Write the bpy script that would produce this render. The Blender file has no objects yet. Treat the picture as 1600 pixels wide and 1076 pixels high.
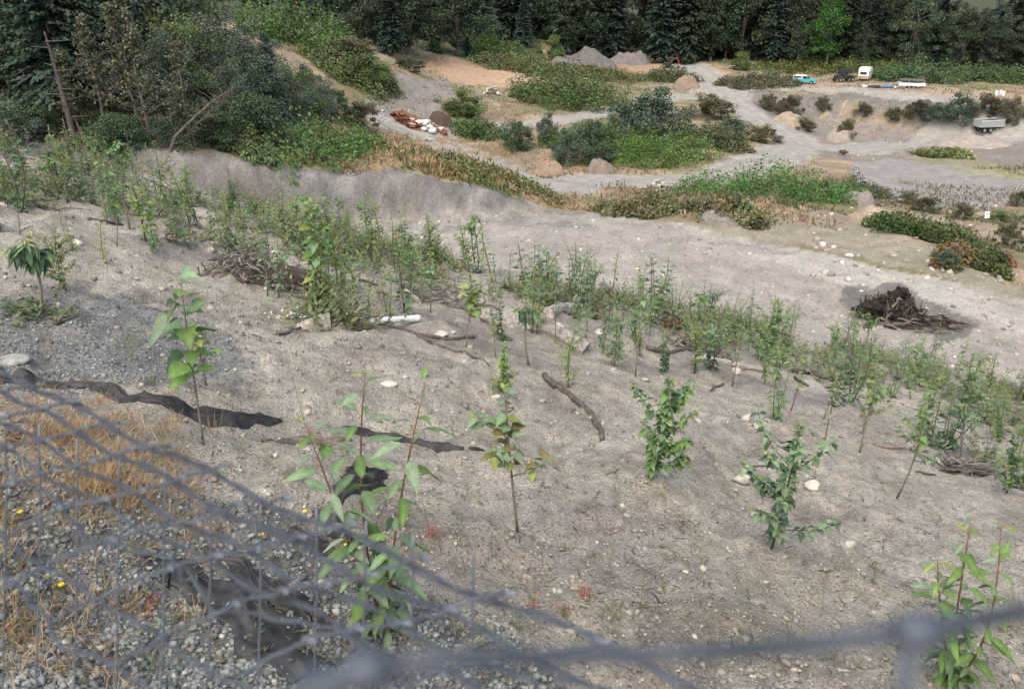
import bpy, bmesh, math, random
import numpy as np
from mathutils import Vector, Matrix

# ------------------------------------------------------------------ camera, sky, sun, exposure
scene = bpy.context.scene
COL = scene.collection
ZC = 30.0                      # eye height in the world
PITCH = math.radians(25.0)
FPX = 1300.0                   # focal length in pixels of the 1600 px wide photograph

cam_data = bpy.data.cameras.new('camera')
cam_data.sensor_fit = 'HORIZONTAL'
cam_data.sensor_width = 23.6
cam_data.lens = FPX / 1600.0 * 23.6
cam_data.clip_start = 0.02
cam_data.clip_end = 3000.0
cam_data.dof.use_dof = True
cam_data.dof.focus_distance = 11.0
cam_data.dof.aperture_fstop = 4.8
cam = bpy.data.objects.new('camera', cam_data)
COL.objects.link(cam)
cam.location = (0, 0, ZC)
cam.rotation_euler = (math.radians(90.0) - PITCH, 0, 0)
scene.camera = cam

SUN_EL, SUN_AZ = math.radians(58), math.radians(200)    # azimuth clockwise from +Y
world = bpy.data.worlds.new('World')
scene.world = world
world.use_nodes = True
wn = world.node_tree.nodes
wl = world.node_tree.links
wn.clear()
sky = wn.new('ShaderNodeTexSky')
sky.sky_type = 'NISHITA'
sky.sun_disc = False
sky.sun_elevation = SUN_EL
sky.sun_rotation = SUN_AZ
sky.air_density = 1.0
sky.dust_density = 6.0
sky.ozone_density = 0.0
bg = wn.new('ShaderNodeBackground')
bg.inputs['Strength'].default_value = 0.15
wo = wn.new('ShaderNodeOutputWorld')
wl.new(sky.outputs[0], bg.inputs[0])
wl.new(bg.outputs[0], wo.inputs[0])

sun_data = bpy.data.lights.new('sun', 'SUN')
sun_data.energy = 0.85
sun_data.angle = math.radians(120)
sun_data.color = (1.0, 0.985, 0.93)
sun = bpy.data.objects.new('sun', sun_data)
COL.objects.link(sun)
sd = Vector((math.sin(SUN_AZ) * math.cos(SUN_EL), math.cos(SUN_AZ) * math.cos(SUN_EL), math.sin(SUN_EL)))
sun.rotation_euler = sd.to_track_quat('Z', 'Y').to_euler()
sun.location = (0, 0, 80)

scene.view_settings.view_transform = 'Standard'
scene.view_settings.look = 'None'
scene.view_settings.exposure = 0.84
scene.view_settings.gamma = 1.0
scene.view_settings.use_curve_mapping = False
scene.render.engine = 'CYCLES'
scene.cycles.use_denoising = True
scene.cycles.max_bounces = 5
scene.cycles.diffuse_bounces = 3
scene.cycles.transmission_bounces = 4
scene.cycles.transparent_max_bounces = 8

random.seed(5)
RNG = np.random.default_rng(5)

# ------------------------------------------------------------------ pixel <-> place
SP, CP = math.sin(PITCH), math.cos(PITCH)


def ray(px, py):
    u = (px - 800.0) / FPX
    v = (538.0 - py) / FPX
    return np.array([u, CP + v * SP, -SP + v * CP])


# ------------------------------------------------------------------ noise
def _hash(ix, iy, s):
    h = (ix.astype(np.int64) * 374761393 + iy.astype(np.int64) * 668265263 + s * 2147483647) & 0x7fffffff
    h = ((h ^ (h >> 13)) * 1274126177) & 0x7fffffff
    h = (h ^ (h >> 16)) & 0xffff
    return h / 65535.0


def vnoise(x, y, s=0):
    x0 = np.floor(x); y0 = np.floor(y)
    fx = x - x0; fy = y - y0
    fx = fx * fx * fx * (fx * (fx * 6 - 15) + 10); fy = fy * fy * fy * (fy * (fy * 6 - 15) + 10)
    a = _hash(x0, y0, s); b = _hash(x0 + 1, y0, s); c = _hash(x0, y0 + 1, s); d = _hash(x0 + 1, y0 + 1, s)
    return (a + (b - a) * fx) * (1 - fy) + (c + (d - c) * fx) * fy - 0.5


def fbm(x, y, s=0, o=4):
    t = 0; a = 1.0; f = 1.0
    for i in range(o):
        t = t + a * vnoise(x * f + 17.3 * i, y * f - 9.1 * i, s + i)
        a *= 0.5; f *= 2.03
    return t


def sstep(t):
    t = np.clip(t, 0, 1)
    return t * t * (3 - 2 * t)


# ------------------------------------------------------------------ the land as one height function
CTRL = [(850, 285, -22), (1000, 290, -22), (1150, 270, -22.3), (700, 225, -21.6), (640, 205, -21.2), (760, 260, -22), (1100, 250, -22.5),
        (1250, 290, -22.3), (1330, 300, -22), (1500, 330, -22.3), (1590, 280, -24), (1450, 270, -24.5), (1320, 240, -25.5), (1250, 215, -26),
        (1500, 215, -28), (1570, 210, -28), (1400, 225, -27), (1300, 190, -27.5), (1220, 185, -26.3), (1400, 192, -28.2), (1560, 197, -28),
        (1200, 140, -25), (1300, 147, -24.8), (1400, 153, -24.8), (1500, 162, -24.8), (1590, 168, -24.8), (1250, 125, -25), (1420, 135, -24.5),
        (1560, 148, -24.5), (1100, 98, -24.5), (1300, 100, -24.3), (1450, 115, -24.3), (1590, 130, -24), (1000, 75, -25), (1045, 100, -25),
        (1000, 160, -24), (900, 185, -23), (1090, 150, -25), (950, 215, -22.5), (1150, 190, -24.4), (600, 190, -20), (660, 178, -20.5),
        (700, 120, -20), (620, 130, -16.5), (560, 90, -15), (480, 110, -13.5), (400, 50, -12.5), (350, 40, -12), (450, 180, -14.2),
        (420, 200, -12.5), (500, 220, -13.2), (550, 230, -14.5), (600, 240, -15.5), (680, 260, -17), (800, 290, -18.5), (900, 310, -18.5),
        (1000, 330, -17.5), (1100, 330, -17.8), (1300, 340, -19), (1200, 330, -18.5), (1400, 400, -17), (1500, 410, -18), (1590, 400, -20),
        (800, 62, -21), (560, 60, -14), (800, 120, -21), (860, 90, -23)]
_cp = []
for (a_, b_, z_) in CTRL:
    d_ = ray(a_, b_)
    t_ = z_ / d_[2]
    _cp.append((d_[0] * t_, d_[1] * t_, z_))
_cp += [(-60, 60, -8), (-80, 100, -6), (-90, 160, -8), (-40, 55, -9.3), (-20, 52, -10), (-30, 80, -11), (0, 300, -22), (-100, 300, -14), (150, 300, -24), (100, 100, -24),
        (120, 180, -25), (150, 60, -20), (80, 40, -17), (-100, 30, -4), (0, 420, -23), (200, 420, -23), (-200, 420, -14), (300, 200, -23), (-250, 150, -8)]
_cp = np.array(_cp, float)


def _tk(r2):
    return 0.5 * r2 * np.log(np.maximum(r2, 1e-9))


_S = 60.0
_X = _cp[:, :2] / _S
_d2 = ((_X[:, None, :] - _X[None, :, :]) ** 2).sum(-1)
_n = len(_X)
_A = np.zeros((_n + 3, _n + 3))
_A[:_n, :_n] = _tk(_d2) + 0.004 * np.eye(_n)
_A[:_n, _n] = 1
_A[:_n, _n + 1:] = _X
_A[_n, :_n] = 1
_A[_n + 1:, :_n] = _X.T
_W = np.linalg.solve(_A, np.concatenate([_cp[:, 2], np.zeros(3)]))


def far_land_exact(x, y):
    xs = np.clip(x, -300, 320) / _S
    ys = np.clip(y, 20, 440) / _S
    z = _W[_n] + _W[_n + 1] * xs + _W[_n + 2] * ys
    for i in range(_n):
        z = z + _W[i] * _tk((xs - _X[i, 0]) ** 2 + (ys - _X[i, 1]) ** 2)
    return np.clip(z, -31, -3)


_GX, _GY = np.arange(-300, 322, 2.0), np.arange(20, 442, 2.0)
_a, _b = np.meshgrid(_GX, _GY)
_WALL = []
for (a_, b_) in [(1150, 146), (1180, 147), (1240, 149), (1300, 151), (1400, 157), (1500, 166), (1620, 173), (1760, 182)]:
    d_ = ray(a_, b_); t_ = -24.8 / d_[2]
    _WALL.append((d_[0] * t_, d_[1] * t_))
_WALL = np.array(_WALL)
_FL = far_land_exact(_a, _b)


def far_land(x, y):
    fx = (np.clip(x, -299, 319) + 300) / 2.0; fy = (np.clip(y, 21, 439) - 20) / 2.0
    i = fx.astype(int); j = fy.astype(int); fx = fx - i; fy = fy - j
    z = (_FL[j, i] * (1 - fx) + _FL[j, i + 1] * fx) * (1 - fy) + (_FL[j + 1, i] * (1 - fx) + _FL[j + 1, i + 1] * fx) * fy
    # the quarry wall below the upper road
    yw = np.interp(x, _WALL[:, 0], _WALL[:, 1]) + 1.5 * fbm(x * .12, x * 0, 201, 3)
    d = yw - y
    k = sstep((x - _WALL[0, 0]) / 6)
    gul = fbm(x * .45, y * .08, 205, 3)
    return z - k * 1.7 * sstep((d + 1.6 * gul) / 4.5) * (1 - sstep((d - 16) / 22)) + k * .5 * sstep((d + 8) / 6) * (1 - sstep(d / 1.5))


# crest line that closes the bench: bank top at the left, bench edge at the right
_CR = []
for (a_, b_, y_) in [(100, 226, 46), (200, 228, 46), (300, 236, 46.5), (400, 252, 47.2), (470, 262, 48.5), (520, 266, 49.3), (600, 261, 50), (680, 276, 50.5), (760, 293, 51), (860, 328, 51.5),
                     (950, 344, 51.0)]:
    d_ = ray(a_, b_)
    t_ = y_ / d_[1]
    _CR.append((d_[0] * t_, y_, d_[2] * t_))
_CR = [(-300, 60, -6), (-60, 46, -8.0), (-35, 46, -9.0)] + _CR + [(10, 47.5, -14.4), (16.5, 44.5, -14.6), (20, 41.5, -14.8), (25, 37.0, -15.0), (33, 32, -15.3), (60, 22, -16), (300, 10, -18)]
_CR = np.array(_CR)
MOUNDS = []          # (x, y, radius, height)


def near_plane(x, y):
    xl = np.where(x < -22, -22 + (x + 22) * 0.25, x)
    return -2.9 - 0.25 * xl - 0.24 * y


def H(x, y):
    x = np.asarray(x, float); y = np.asarray(y, float)
    # near slope, brow and bench
    yb = 24.6 + 1.6 * vnoise(x * 0.35, x * 0 + 3.1, 3)
    z1 = near_plane(x, np.minimum(y, yb))
    over = np.maximum(y - yb, 0)
    z1 = z1 - 0.55 * over - 0.10 * np.minimum(over, 1.0)
    bench = -14.2 - 0.03 * np.clip(x, 0, 30) + 0.10 * fbm(x * 0.15, y * 0.3, 8, 3)
    k = 0.6
    m = np.maximum(z1, bench)
    zn = m + k * np.log(np.exp((z1 - m) / k) + np.exp((bench - m) / k)) - 0.08
    # bank / bench edge
    yc = np.interp(x, _CR[:, 0], _CR[:, 1]) + 0.9 * fbm(x * 0.45, x * 0, 21, 3)
    zc = np.interp(x, _CR[:, 0], _CR[:, 2])
    w = np.clip((zc - bench) * 0.72, 0.6, 5.0)
    gul = 0.9 * fbm(x * 0.8, y * 0.25, 31, 4)
    tf = np.clip((y - (yc - w) + gul * np.clip((yc - y) / 1.5, 0, 1)) / w, 0, 1)
    f = np.where(tf < .75, 1.22 * tf ** 1.25, 1 - .147 * ((1 - tf) / .25) ** 1.3)
    f = f + (.22 * fbm(x * .9 + y * .5, y * .9 - x * .3, 33, 4) - .05 * np.abs(fbm(x * 1.1, y * .15, 37, 3))) * 4 * tf * (1 - tf)
    f = np.clip(f, 0, 1)
    zn = zn + np.maximum(zc - bench, 0) * f * (x < 14)
    # beyond
    L = np.interp(x, [-40, -5, 5, 20], [10, 22, 24, 32])
    fl = far_land(x, y) if y.size and y.max() > 44 else np.zeros(x.shape)
    g = sstep((y - yc) / L)
    base_c = np.where(x < 14, zc, zn)
    z = np.where(y > yc, base_c + (fl - base_c) * g, zn)
    # roughness of the land
    near = np.clip(1 - (y - 26) / 10.0, 0, 1)
    r1 = fbm(x * 0.55, y * 0.55, 41, 3) * 0.26
    s1 = (x * 0.72 + y * 0.69); s2 = (x * 0.69 - y * 0.72)
    rill = np.abs(fbm(s2 * 0.55, s1 * 0.16, 51, 3))
    r2 = fbm(x * 2.2, y * 2.2, 61, 4) * 0.11
    r3 = vnoise(x * 8, y * 8, 65) * 0.045 + np.maximum(vnoise(x * 4.3, y * 4.3, 67) - .12, 0) * 0.20
    z = z + near * (r1 + (0.12 - rill * 0.55) * 0.52 + r2 + r3)
    far = 1 - near
    onbench = np.where((y < yc - 1), 0.25, 1.0)
    z = z + far * onbench * (fbm(x * 0.16, y * 0.16, 71, 3) * 0.55 + fbm(x * 0.7, y * 0.7, 81, 2) * 0.16)
    for (mx, my, mr, mh) in MOUNDS:
        z = z + mh * np.exp(-((x - mx) ** 2 + (y - my) ** 2) / (mr * mr))
    # shoulder on which the camera and the fence stand
    sh = np.where(y < 0.6, -1.55, -1.55 - (y - 0.6) * 1.40)
    z = np.maximum(z, sh)
    return z + ZC


_T = np.concatenate([np.geomspace(2.0, 60, 700), np.geomspace(60.3, 480, 900)])


def hit(px, py, tmin=0.0):
    """where the line of sight through a photograph pixel meets the land (used for laying things out in the world)"""
    d = ray(px, py)
    T = _T[_T > tmin]
    Tn = T[T * d[1] < 43]
    h = H(d[0] * Tn, d[1] * Tn) - (ZC + d[2] * Tn) if len(Tn) else np.array([-1.0])
    if (h > 0).any():
        T = Tn
    else:
        h = H(d[0] * T, d[1] * T) - (ZC + d[2] * T)
    i = np.argmax(h > 0)
    if not (h > 0).any():
        i = len(T) - 1
    if i == 0:
        t = T[0]
    else:
        a, b = h[i - 1], h[i]
        t = T[i - 1] + (T[i] - T[i - 1]) * (-a / (b - a + 1e-12))
    return Vector((d[0] * t, d[1] * t, ZC + d[2] * t))


def near_hits(px, py):
    """hit() for many pixels of the near slope at once"""
    u = (np.asarray(px) - 800.0) / FPX; v = (538.0 - np.asarray(py)) / FPX
    dx, dy, dz = u, CP + v * SP, -SP + v * CP
    g = np.minimum(dz + .25 * dx + .24 * dy, -.03)
    t = np.clip(-2.9 / g, 2, 40)
    for _ in range(9):
        t = np.clip(t - 0.8 * (ZC + dz * t - H(dx * t, dy * t)) / g, 2, 40)
    x, y = dx * t, dy * t
    return np.stack([x, y, H(x, y)], 1)


def ppm(p):
    """photograph pixels per metre at point p"""
    depth = p[1] * CP - (p[2] - ZC) * SP
    return FPX / max(depth, 0.05)


def Hs(x, y):
    return float(H(np.array([x]), np.array([y]))[0])


# ------------------------------------------------------------------ object helpers
def link(o, parent=None):
    COL.objects.link(o)
    if parent is not None:
        o.parent = parent
    return o


def tag(o, label=None, cat=None, group=None, kind=None):
    if label: o['label'] = label
    if cat: o['category'] = cat
    if group: o['group'] = group
    if kind: o['kind'] = kind
    return o


def empty(name, loc, label=None, cat=None, group=None, rz=0.0):
    o = bpy.data.objects.new(name, None)
    o.empty_display_size = 0.2
    o.location = loc
    o.rotation_euler = (0, 0, rz)
    link(o)
    return tag(o, label, cat, group)


def mesh_np(name, V, F, mat, tint=None, smooth=False):
    V = np.asarray(V, np.float32); F = np.asarray(F, np.int32)
    me = bpy.data.meshes.new(name)
    me.vertices.add(len(V))
    me.vertices.foreach_set('co', V.ravel())
    k = F.shape[1]
    me.loops.add(F.size)
    me.loops.foreach_set('vertex_index', F.ravel())
    me.polygons.add(len(F))
    me.polygons.foreach_set('loop_start', np.arange(len(F), dtype=np.int32) * k)
    if smooth:
        me.polygons.foreach_set('use_smooth', np.ones(len(F), bool))
    me.update(calc_edges=True)
    if tint is not None:
        t = np.ones((len(V), 4), np.float32)
        t[:, :3] = tint
        at = me.attributes.new('tint', 'FLOAT_COLOR', 'POINT')
        at.data.foreach_set('color', t.ravel())
    if mat is not None:
        me.materials.append(mat)
    return me


def obj(name, me, parent=None, loc=(0, 0, 0), mat4=None):
    o = bpy.data.objects.new(name, me)
    if mat4 is not None:
        o.matrix_basis = mat4
    else:
        o.location = loc
    return link(o, parent)


class MB:
    """collects boxes, tubes, lathes ... into one mesh"""

    def __init__(self):
        self.v = []; self.f = []; self.t = []; self.col = (1, 1, 1)

    def add(self, vs, fs):
        b = len(self.v)
        self.v += [tuple(p) for p in vs]
        self.f += [tuple(b + i for i in f) for f in fs]
        self.t += [self.col] * len(vs)
        return self

    def box(self, c, s, rz=0.0, rx=0.0, ry=0.0, taper=(1, 1)):
        R = Matrix.Rotation(rz, 3, 'Z') @ Matrix.Rotation(ry, 3, 'Y') @ Matrix.Rotation(rx, 3, 'X')
        vs = []
        for z in (-.5, .5):
            tx, ty = taper if z > 0 else (1, 1)
            for (x, y) in ((-.5, -.5), (.5, -.5), (.5, .5), (-.5, .5)):
                vs.append(Vector(c) + R @ Vector((x * s[0] * tx, y * s[1] * ty, z * s[2])))
        return self.add(vs, [(3, 2, 1, 0), (4, 5, 6, 7), (0, 1, 5, 4), (1, 2, 6, 5), (2, 3, 7, 6), (3, 0, 4, 7)])

    def tube(self, pts, rad, n=6, cap=True, wob=0.0, rng=None):
        pts = [Vector(p) for p in pts]
        if not hasattr(rad, '__len__'):
            rad = [rad] * len(pts)
        vs = []; fs = []
        up = Vector((0.31, 0.17, 0.94))
        prev = None
        for i, p in enumerate(pts):
            d = (pts[min(i + 1, len(pts) - 1)] - pts[max(i - 1, 0)])
            if d.length < 1e-9: d = Vector((0, 0, 1))
            d.normalize()
            a = (prev if prev is not None else (up if abs(d.dot(up)) < .95 else Vector((1, 0, 0))))
            a = a - d * a.dot(d)
            if a.length < 1e-6: a = d.orthogonal()
            a.normalize(); prev = a
            b = d.cross(a)
            for k in range(n):
                r = rad[i] * (1 + (wob * (rng.random() - .5) * 2 if rng is not None else 0))
                an = 2 * math.pi * k / n
                vs.append(p + (a * math.cos(an) + b * math.sin(an)) * r)
        for i in range(len(pts) - 1):
            for k in range(n):
                k2 = (k + 1) % n
                fs.append((i * n + k, i * n + k2, (i + 1) * n + k2, (i + 1) * n + k))
        if cap:
            fs.append(tuple(range(n - 1, -1, -1)))
            e = (len(pts) - 1) * n
            fs.append(tuple(e + k for k in range(n)))
        return self.add(vs, fs)

    def lathe(self, prof, c=(0, 0, 0), axis='Z', n=14):
        vs = []; fs = []
        for (r, h) in prof:
            for k in range(n):
                an = 2 * math.pi * k / n
                x, y = r * math.cos(an), r * math.sin(an)
                p = {'Z': (x, y, h), 'X': (h, x, y), 'Y': (x, h, y)}[axis]
                vs.append(Vector(c) + Vector(p))
        for i in range(len(prof) - 1):
            for k in range(n):
                k2 = (k + 1) % n
                fs.append((i * n + k, i * n + k2, (i + 1) * n + k2, (i + 1) * n + k))
        fs.append(tuple(range(n - 1, -1, -1)))
        fs.append(tuple((len(prof) - 1) * n + k for k in range(n)))
        return self.add(vs, fs)

    def extrude(self, prof, x0, x1, axis='Y'):
        """closed outline in XZ, pulled along Y from x0 to x1"""
        n = len(prof)
        vs = [(p[0], x0, p[1]) for p in prof] + [(p[0], x1, p[1]) for p in prof]
        fs = [tuple(range(n)), tuple(range(2 * n - 1, n - 1, -1))]
        fs += [(i, n + i, n + (i + 1) % n, (i + 1) % n) for i in range(n)]
        return self.add(vs, fs)

    def mesh(self, name, mat, smooth=False):
        me = bpy.data.meshes.new(name)
        me.from_pydata(self.v, [], self.f)
        me.update()
        t = np.ones((len(self.v), 4), np.float32)
        t[:, :3] = np.array(self.t, np.float32).reshape(-1, 3)
        at = me.attributes.new('tint', 'FLOAT_COLOR', 'POINT')
        at.data.foreach_set('color', t.ravel())
        if mat is not None: me.materials.append(mat)
        if smooth:
            me.polygons.foreach_set('use_smooth', np.ones(len(me.polygons), bool))
        return me

    def build(self, name, mat, parent=None, loc=(0, 0, 0), smooth=False):
        return obj(name, self.mesh(name, mat, smooth), parent, loc)


# ------------------------------------------------------------------ materials
def nmat(name):
    m = bpy.data.materials.new(name)
    m.use_nodes = True
    nt = m.node_tree
    b = nt.nodes['Principled BSDF']
    return m, nt, b


def simple(name, col, rough=0.7, noise=0.25, scale=8.0, metal=0.0, bump=0.0, spec=0.3, tint=False):
    m, nt, b = nmat(name)
    N = nt.nodes; Lk = nt.links
    tc = N.new('ShaderNodeTexCoord')
    nz = N.new('ShaderNodeTexNoise')
    nz.inputs['Scale'].default_value = scale
    nz.inputs['Detail'].default_value = 5
    Lk.new(tc.outputs['Object'], nz.inputs['Vector'])
    mr = N.new('ShaderNodeMapRange')
    mr.inputs[1].default_value = 0.3; mr.inputs[2].default_value = 0.7
    mr.inputs[3].default_value = 1 - noise; mr.inputs[4].default_value = 1 + noise
    Lk.new(nz.outputs[0], mr.inputs[0])
    mx = N.new('ShaderNodeMix'); mx.data_type = 'RGBA'; mx.blend_type = 'MULTIPLY'
    mx.inputs[0].default_value = 1
    if tint:
        at = N.new('ShaderNodeAttribute'); at.attribute_name = 'tint'
        m2 = N.new('ShaderNodeMix'); m2.data_type = 'RGBA'; m2.blend_type = 'MULTIPLY'
        m2.inputs[0].default_value = 1
        m2.inputs[6].default_value = (*col, 1)
        Lk.new(at.outputs['Color'], m2.inputs[7])
        Lk.new(m2.outputs[2], mx.inputs[6])
    else:
        mx.inputs[6].default_value = (*col, 1)
    Lk.new(mr.outputs[0], mx.inputs[7])
    Lk.new(mx.outputs[2], b.inputs['Base Color'])
    b.inputs['Roughness'].default_value = rough
    b.inputs['Metallic'].default_value = metal
    b.inputs['Specular IOR Level'].default_value = spec
    if bump:
        bp = N.new('ShaderNodeBump'); bp.inputs['Strength'].default_value = bump
        bp.inputs['Distance'].default_value = 0.02
        Lk.new(nz.outputs[0], bp.inputs['Height'])
        Lk.new(bp.outputs[0], b.inputs['Normal'])
    return m


def leafmat(name, trans=0.3, rough=0.65, spec=0.15, objvar=0.25, blotch=5.0):
    """leaf colour from the mesh's tint, a little of it shifted from plant to plant; light shines through the blade"""
    m, nt, b = nmat(name)
    N = nt.nodes; Lk = nt.links
    at = N.new('ShaderNodeAttribute'); at.attribute_name = 'tint'
    oi = N.new('ShaderNodeObjectInfo')
    mr = N.new('ShaderNodeMapRange')
    mr.inputs[3].default_value = 1 - objvar; mr.inputs[4].default_value = 1 + objvar
    Lk.new(oi.outputs['Random'], mr.inputs[0])
    mx = N.new('ShaderNodeMix'); mx.data_type = 'RGBA'; mx.blend_type = 'MULTIPLY'; mx.inputs[0].default_value = 1
    Lk.new(at.outputs['Color'], mx.inputs[6])
    Lk.new(mr.outputs[0], mx.inputs[7])
    Lk.new(mx.outputs[2], b.inputs['Base Color'])
    # blotches, dust and dry spots on the blade
    tc = N.new('ShaderNodeTexCoord'); nz = N.new('ShaderNodeTexNoise'); nz.inputs['Scale'].default_value = blotch; nz.inputs['Detail'].default_value = 4
    Lk.new(tc.outputs['Object'], nz.inputs['Vector'])
    r2 = N.new('ShaderNodeMapRange'); r2.inputs[1].default_value = .3; r2.inputs[2].default_value = .7; r2.inputs[3].default_value = .78; r2.inputs[4].default_value = 1.2
    Lk.new(nz.outputs[0], r2.inputs[0])
    m2 = N.new('ShaderNodeMix'); m2.data_type = 'RGBA'; m2.blend_type = 'MULTIPLY'; m2.inputs[0].default_value = 1
    Lk.new(mx.outputs[2], m2.inputs[6]); Lk.new(r2.outputs[0], m2.inputs[7])
    mx = m2
    Lk.new(mx.outputs[2], b.inputs['Base Color'])
    b.inputs['Roughness'].default_value = rough
    b.inputs['Specular IOR Level'].default_value = spec
    tr = N.new('ShaderNodeBsdfTranslucent')
    Lk.new(mx.outputs[2], tr.inputs['Color'])
    ms = N.new('ShaderNodeMixShader'); ms.inputs[0].default_value = trans
    Lk.new(b.outputs[0], ms.inputs[1]); Lk.new(tr.outputs[0], ms.inputs[2])
    Lk.new(ms.outputs[0], nt.nodes['Material Output'].inputs['Surface'])
    return m


def ground_material():
    m, nt, b = nmat('bare_earth')
    N = nt.nodes; Lk = nt.links
    geo = N.new('ShaderNodeNewGeometry')
    at = N.new('ShaderNodeAttribute'); at.attribute_name = 'tint'
    peb = N.new('ShaderNodeAttribute'); peb.attribute_name = 'stony'

    def noise(scale, detail=4, rough=0.6):
        n = N.new('ShaderNodeTexNoise')
        n.inputs['Scale'].default_value = scale; n.inputs['Detail'].default_value = detail; n.inputs['Roughness'].default_value = rough
        Lk.new(geo.outputs['Position'], n.inputs['Vector'])
        return n

    def rng(src, a, b_, c, d):
        r = N.new('ShaderNodeMapRange')
        r.inputs[1].default_value = a; r.inputs[2].default_value = b_; r.inputs[3].default_value = c; r.inputs[4].default_value = d
        Lk.new(src, r.inputs[0])
        return r.outputs[0]

    def mul(a, f):
        x = N.new('ShaderNodeMix'); x.data_type = 'RGBA'; x.blend_type = 'MULTIPLY'; x.inputs[0].default_value = 1
        Lk.new(a, x.inputs[6]); Lk.new(f, x.inputs[7])
        return x.outputs[2]

    c = at.outputs['Color']
    c = mul(c, rng(noise(0.8, 5).outputs[0], 0.3, 0.7, 0.80, 1.14))
    c = mul(c, rng(noise(6, 5).outputs[0], 0.3, 0.7, 0.74, 1.22))
    c = mul(c, rng(noise(38, 4).outputs[0], 0.3, 0.7, 0.72, 1.25))
    # small stones: cells of many tones, dark ones painting shade between clods
    def cells(scale):
        v = N.new('ShaderNodeTexVoronoi'); v.inputs['Scale'].default_value = scale
        Lk.new(geo.outputs['Position'], v.inputs['Vector'])
        return v
    v1 = cells(26); v2 = cells(70)
    for (v, lo, hi, thr) in ((v1, 0.42, 1.40, 0.28), (v2, 0.30, 1.50, 0.42)):
        sep = N.new('ShaderNodeSeparateColor'); Lk.new(v.outputs['Color'], sep.inputs[0])
        tone = rng(sep.outputs[0], 0, 1, lo, hi)
        rgb = N.new('ShaderNodeCombineColor')
        for i in range(3): Lk.new(tone, rgb.inputs[i])
        inside = rng(v.outputs['Distance'], thr, thr + 0.12, 1.0, 0.0)
        some = rng(sep.outputs[1], 0.35, 0.5, 0.0, 1.0)
        mm = N.new('ShaderNodeMath'); mm.operation = 'MULTIPLY'; Lk.new(inside, mm.inputs[0]); Lk.new(some, mm.inputs[1])
        m3 = N.new('ShaderNodeMath'); m3.operation = 'MULTIPLY'; Lk.new(mm.outputs[0], m3.inputs[0]); Lk.new(peb.outputs['Fac'], m3.inputs[1])
        x = N.new('ShaderNodeMix'); x.data_type = 'RGBA'; x.blend_type = 'MULTIPLY'
        Lk.new(m3.outputs[0], x.inputs[0]); Lk.new(c, x.inputs[6]); Lk.new(rgb.outputs[0], x.inputs[7])
        c = x.outputs[2]
    Lk.new(c, b.inputs['Base Color'])
    b.inputs['Roughness'].default_value = 0.95
    b.inputs['Specular IOR Level'].default_value = 0.12
    add = N.new('ShaderNodeMath'); add.operation = 'ADD'
    Lk.new(noise(14, 8, 0.75).outputs[0], add.inputs[0])
    inv = rng(v1.outputs['Distance'], 0.0, 0.5, 0.5, 0.0)
    mi = N.new('ShaderNodeMath'); mi.operation = 'MULTIPLY'; Lk.new(inv, mi.inputs[0]); Lk.new(peb.outputs['Fac'], mi.inputs[1])
    Lk.new(mi.outputs[0], add.inputs[1])
    bp = N.new('ShaderNodeBump'); bp.inputs['Strength'].default_value = 0.9; bp.inputs['Distance'].default_value = 0.06
    Lk.new(add.outputs[0], bp.inputs['Height'])
    Lk.new(bp.outputs[0], b.inputs['Normal'])
    return m


M_GROUND = ground_material()
M_LEAF = leafmat('leaf_green', 0.30)
M_NEEDLE = leafmat('needles', 0.10, 0.7, 0.15, 0.22)
M_BUSH = leafmat('bush_leaf', 0.22, 0.6, 0.2, 0.15)
M_DRY = leafmat('dry_grass_blade', 0.25, 0.8, 0.1, 0.1)
M_STEM = simple('green_bark', (0.20, 0.18, 0.135), 0.8, 0.3, 20, tint=True)
M_BARK = simple('grey_bark', (0.15, 0.13, 0.115), 0.9, 0.4, 6, bump=0.4, tint=True)
M_WOOD = simple('weathered_wood', (0.26, 0.225, 0.19), 0.9, 0.45, 14, bump=0.6, tint=True)
M_STONE = simple('stone', (0.41, 0.402, 0.365), 0.85, 0.25, 9, bump=0.35, tint=True)
# ------------------------------------------------------------------ ground sheet
def pip(X, Y, poly):
    ins = np.zeros(X.shape, bool)
    n = len(poly)
    for i in range(n):
        x1, y1 = poly[i]; x2, y2 = poly[(i + 1) % n]
        c = ((y1 > Y) != (y2 > Y))
        xi = (x2 - x1) * (Y - y1) / ((y2 - y1) + 1e-12) + x1
        ins ^= c & (X < xi)
    return ins


def poly_world(pts):
    return [tuple(hit(*p)[:2]) for p in pts]


def dist_line(X, Y, P):
    d = np.full(X.shape, 1e9)
    for (x1, y1), (x2, y2) in zip(P[:-1], P[1:]):
        L2 = (x2 - x1) ** 2 + (y2 - y1) ** 2 + 1e-9
        t = np.clip(((X - x1) * (x2 - x1) + (Y - y1) * (y2 - y1)) / L2, 0, 1)
        d = np.minimum(d, np.hypot(X - x1 - t * (x2 - x1), Y - y1 - t * (y2 - y1)))
    return d


SAND = np.array((0.385, 0.362, 0.310)); GRAVEL = np.array((0.155, 0.163, 0.168)); BENCH = np.array((0.335, 0.315, 0.285))
BANK = np.array((0.172, 0.170, 0.174)); TAN = np.array((0.235, 0.188, 0.132)); OLIVE = np.array((0.115, 0.115, 0.06))
ORANGE = np.array((0.33, 0.235, 0.165)); ROADC = np.array((0.315, 0.306, 0.277)); GREYD = np.array((0.25, 0.235, 0.225)); PALE = np.array((0.43, 0.41, 0.375))
ASH = np.array((0.15, 0.145, 0.14)); STRAW = np.array((0.34, 0.26, 0.15))

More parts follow.
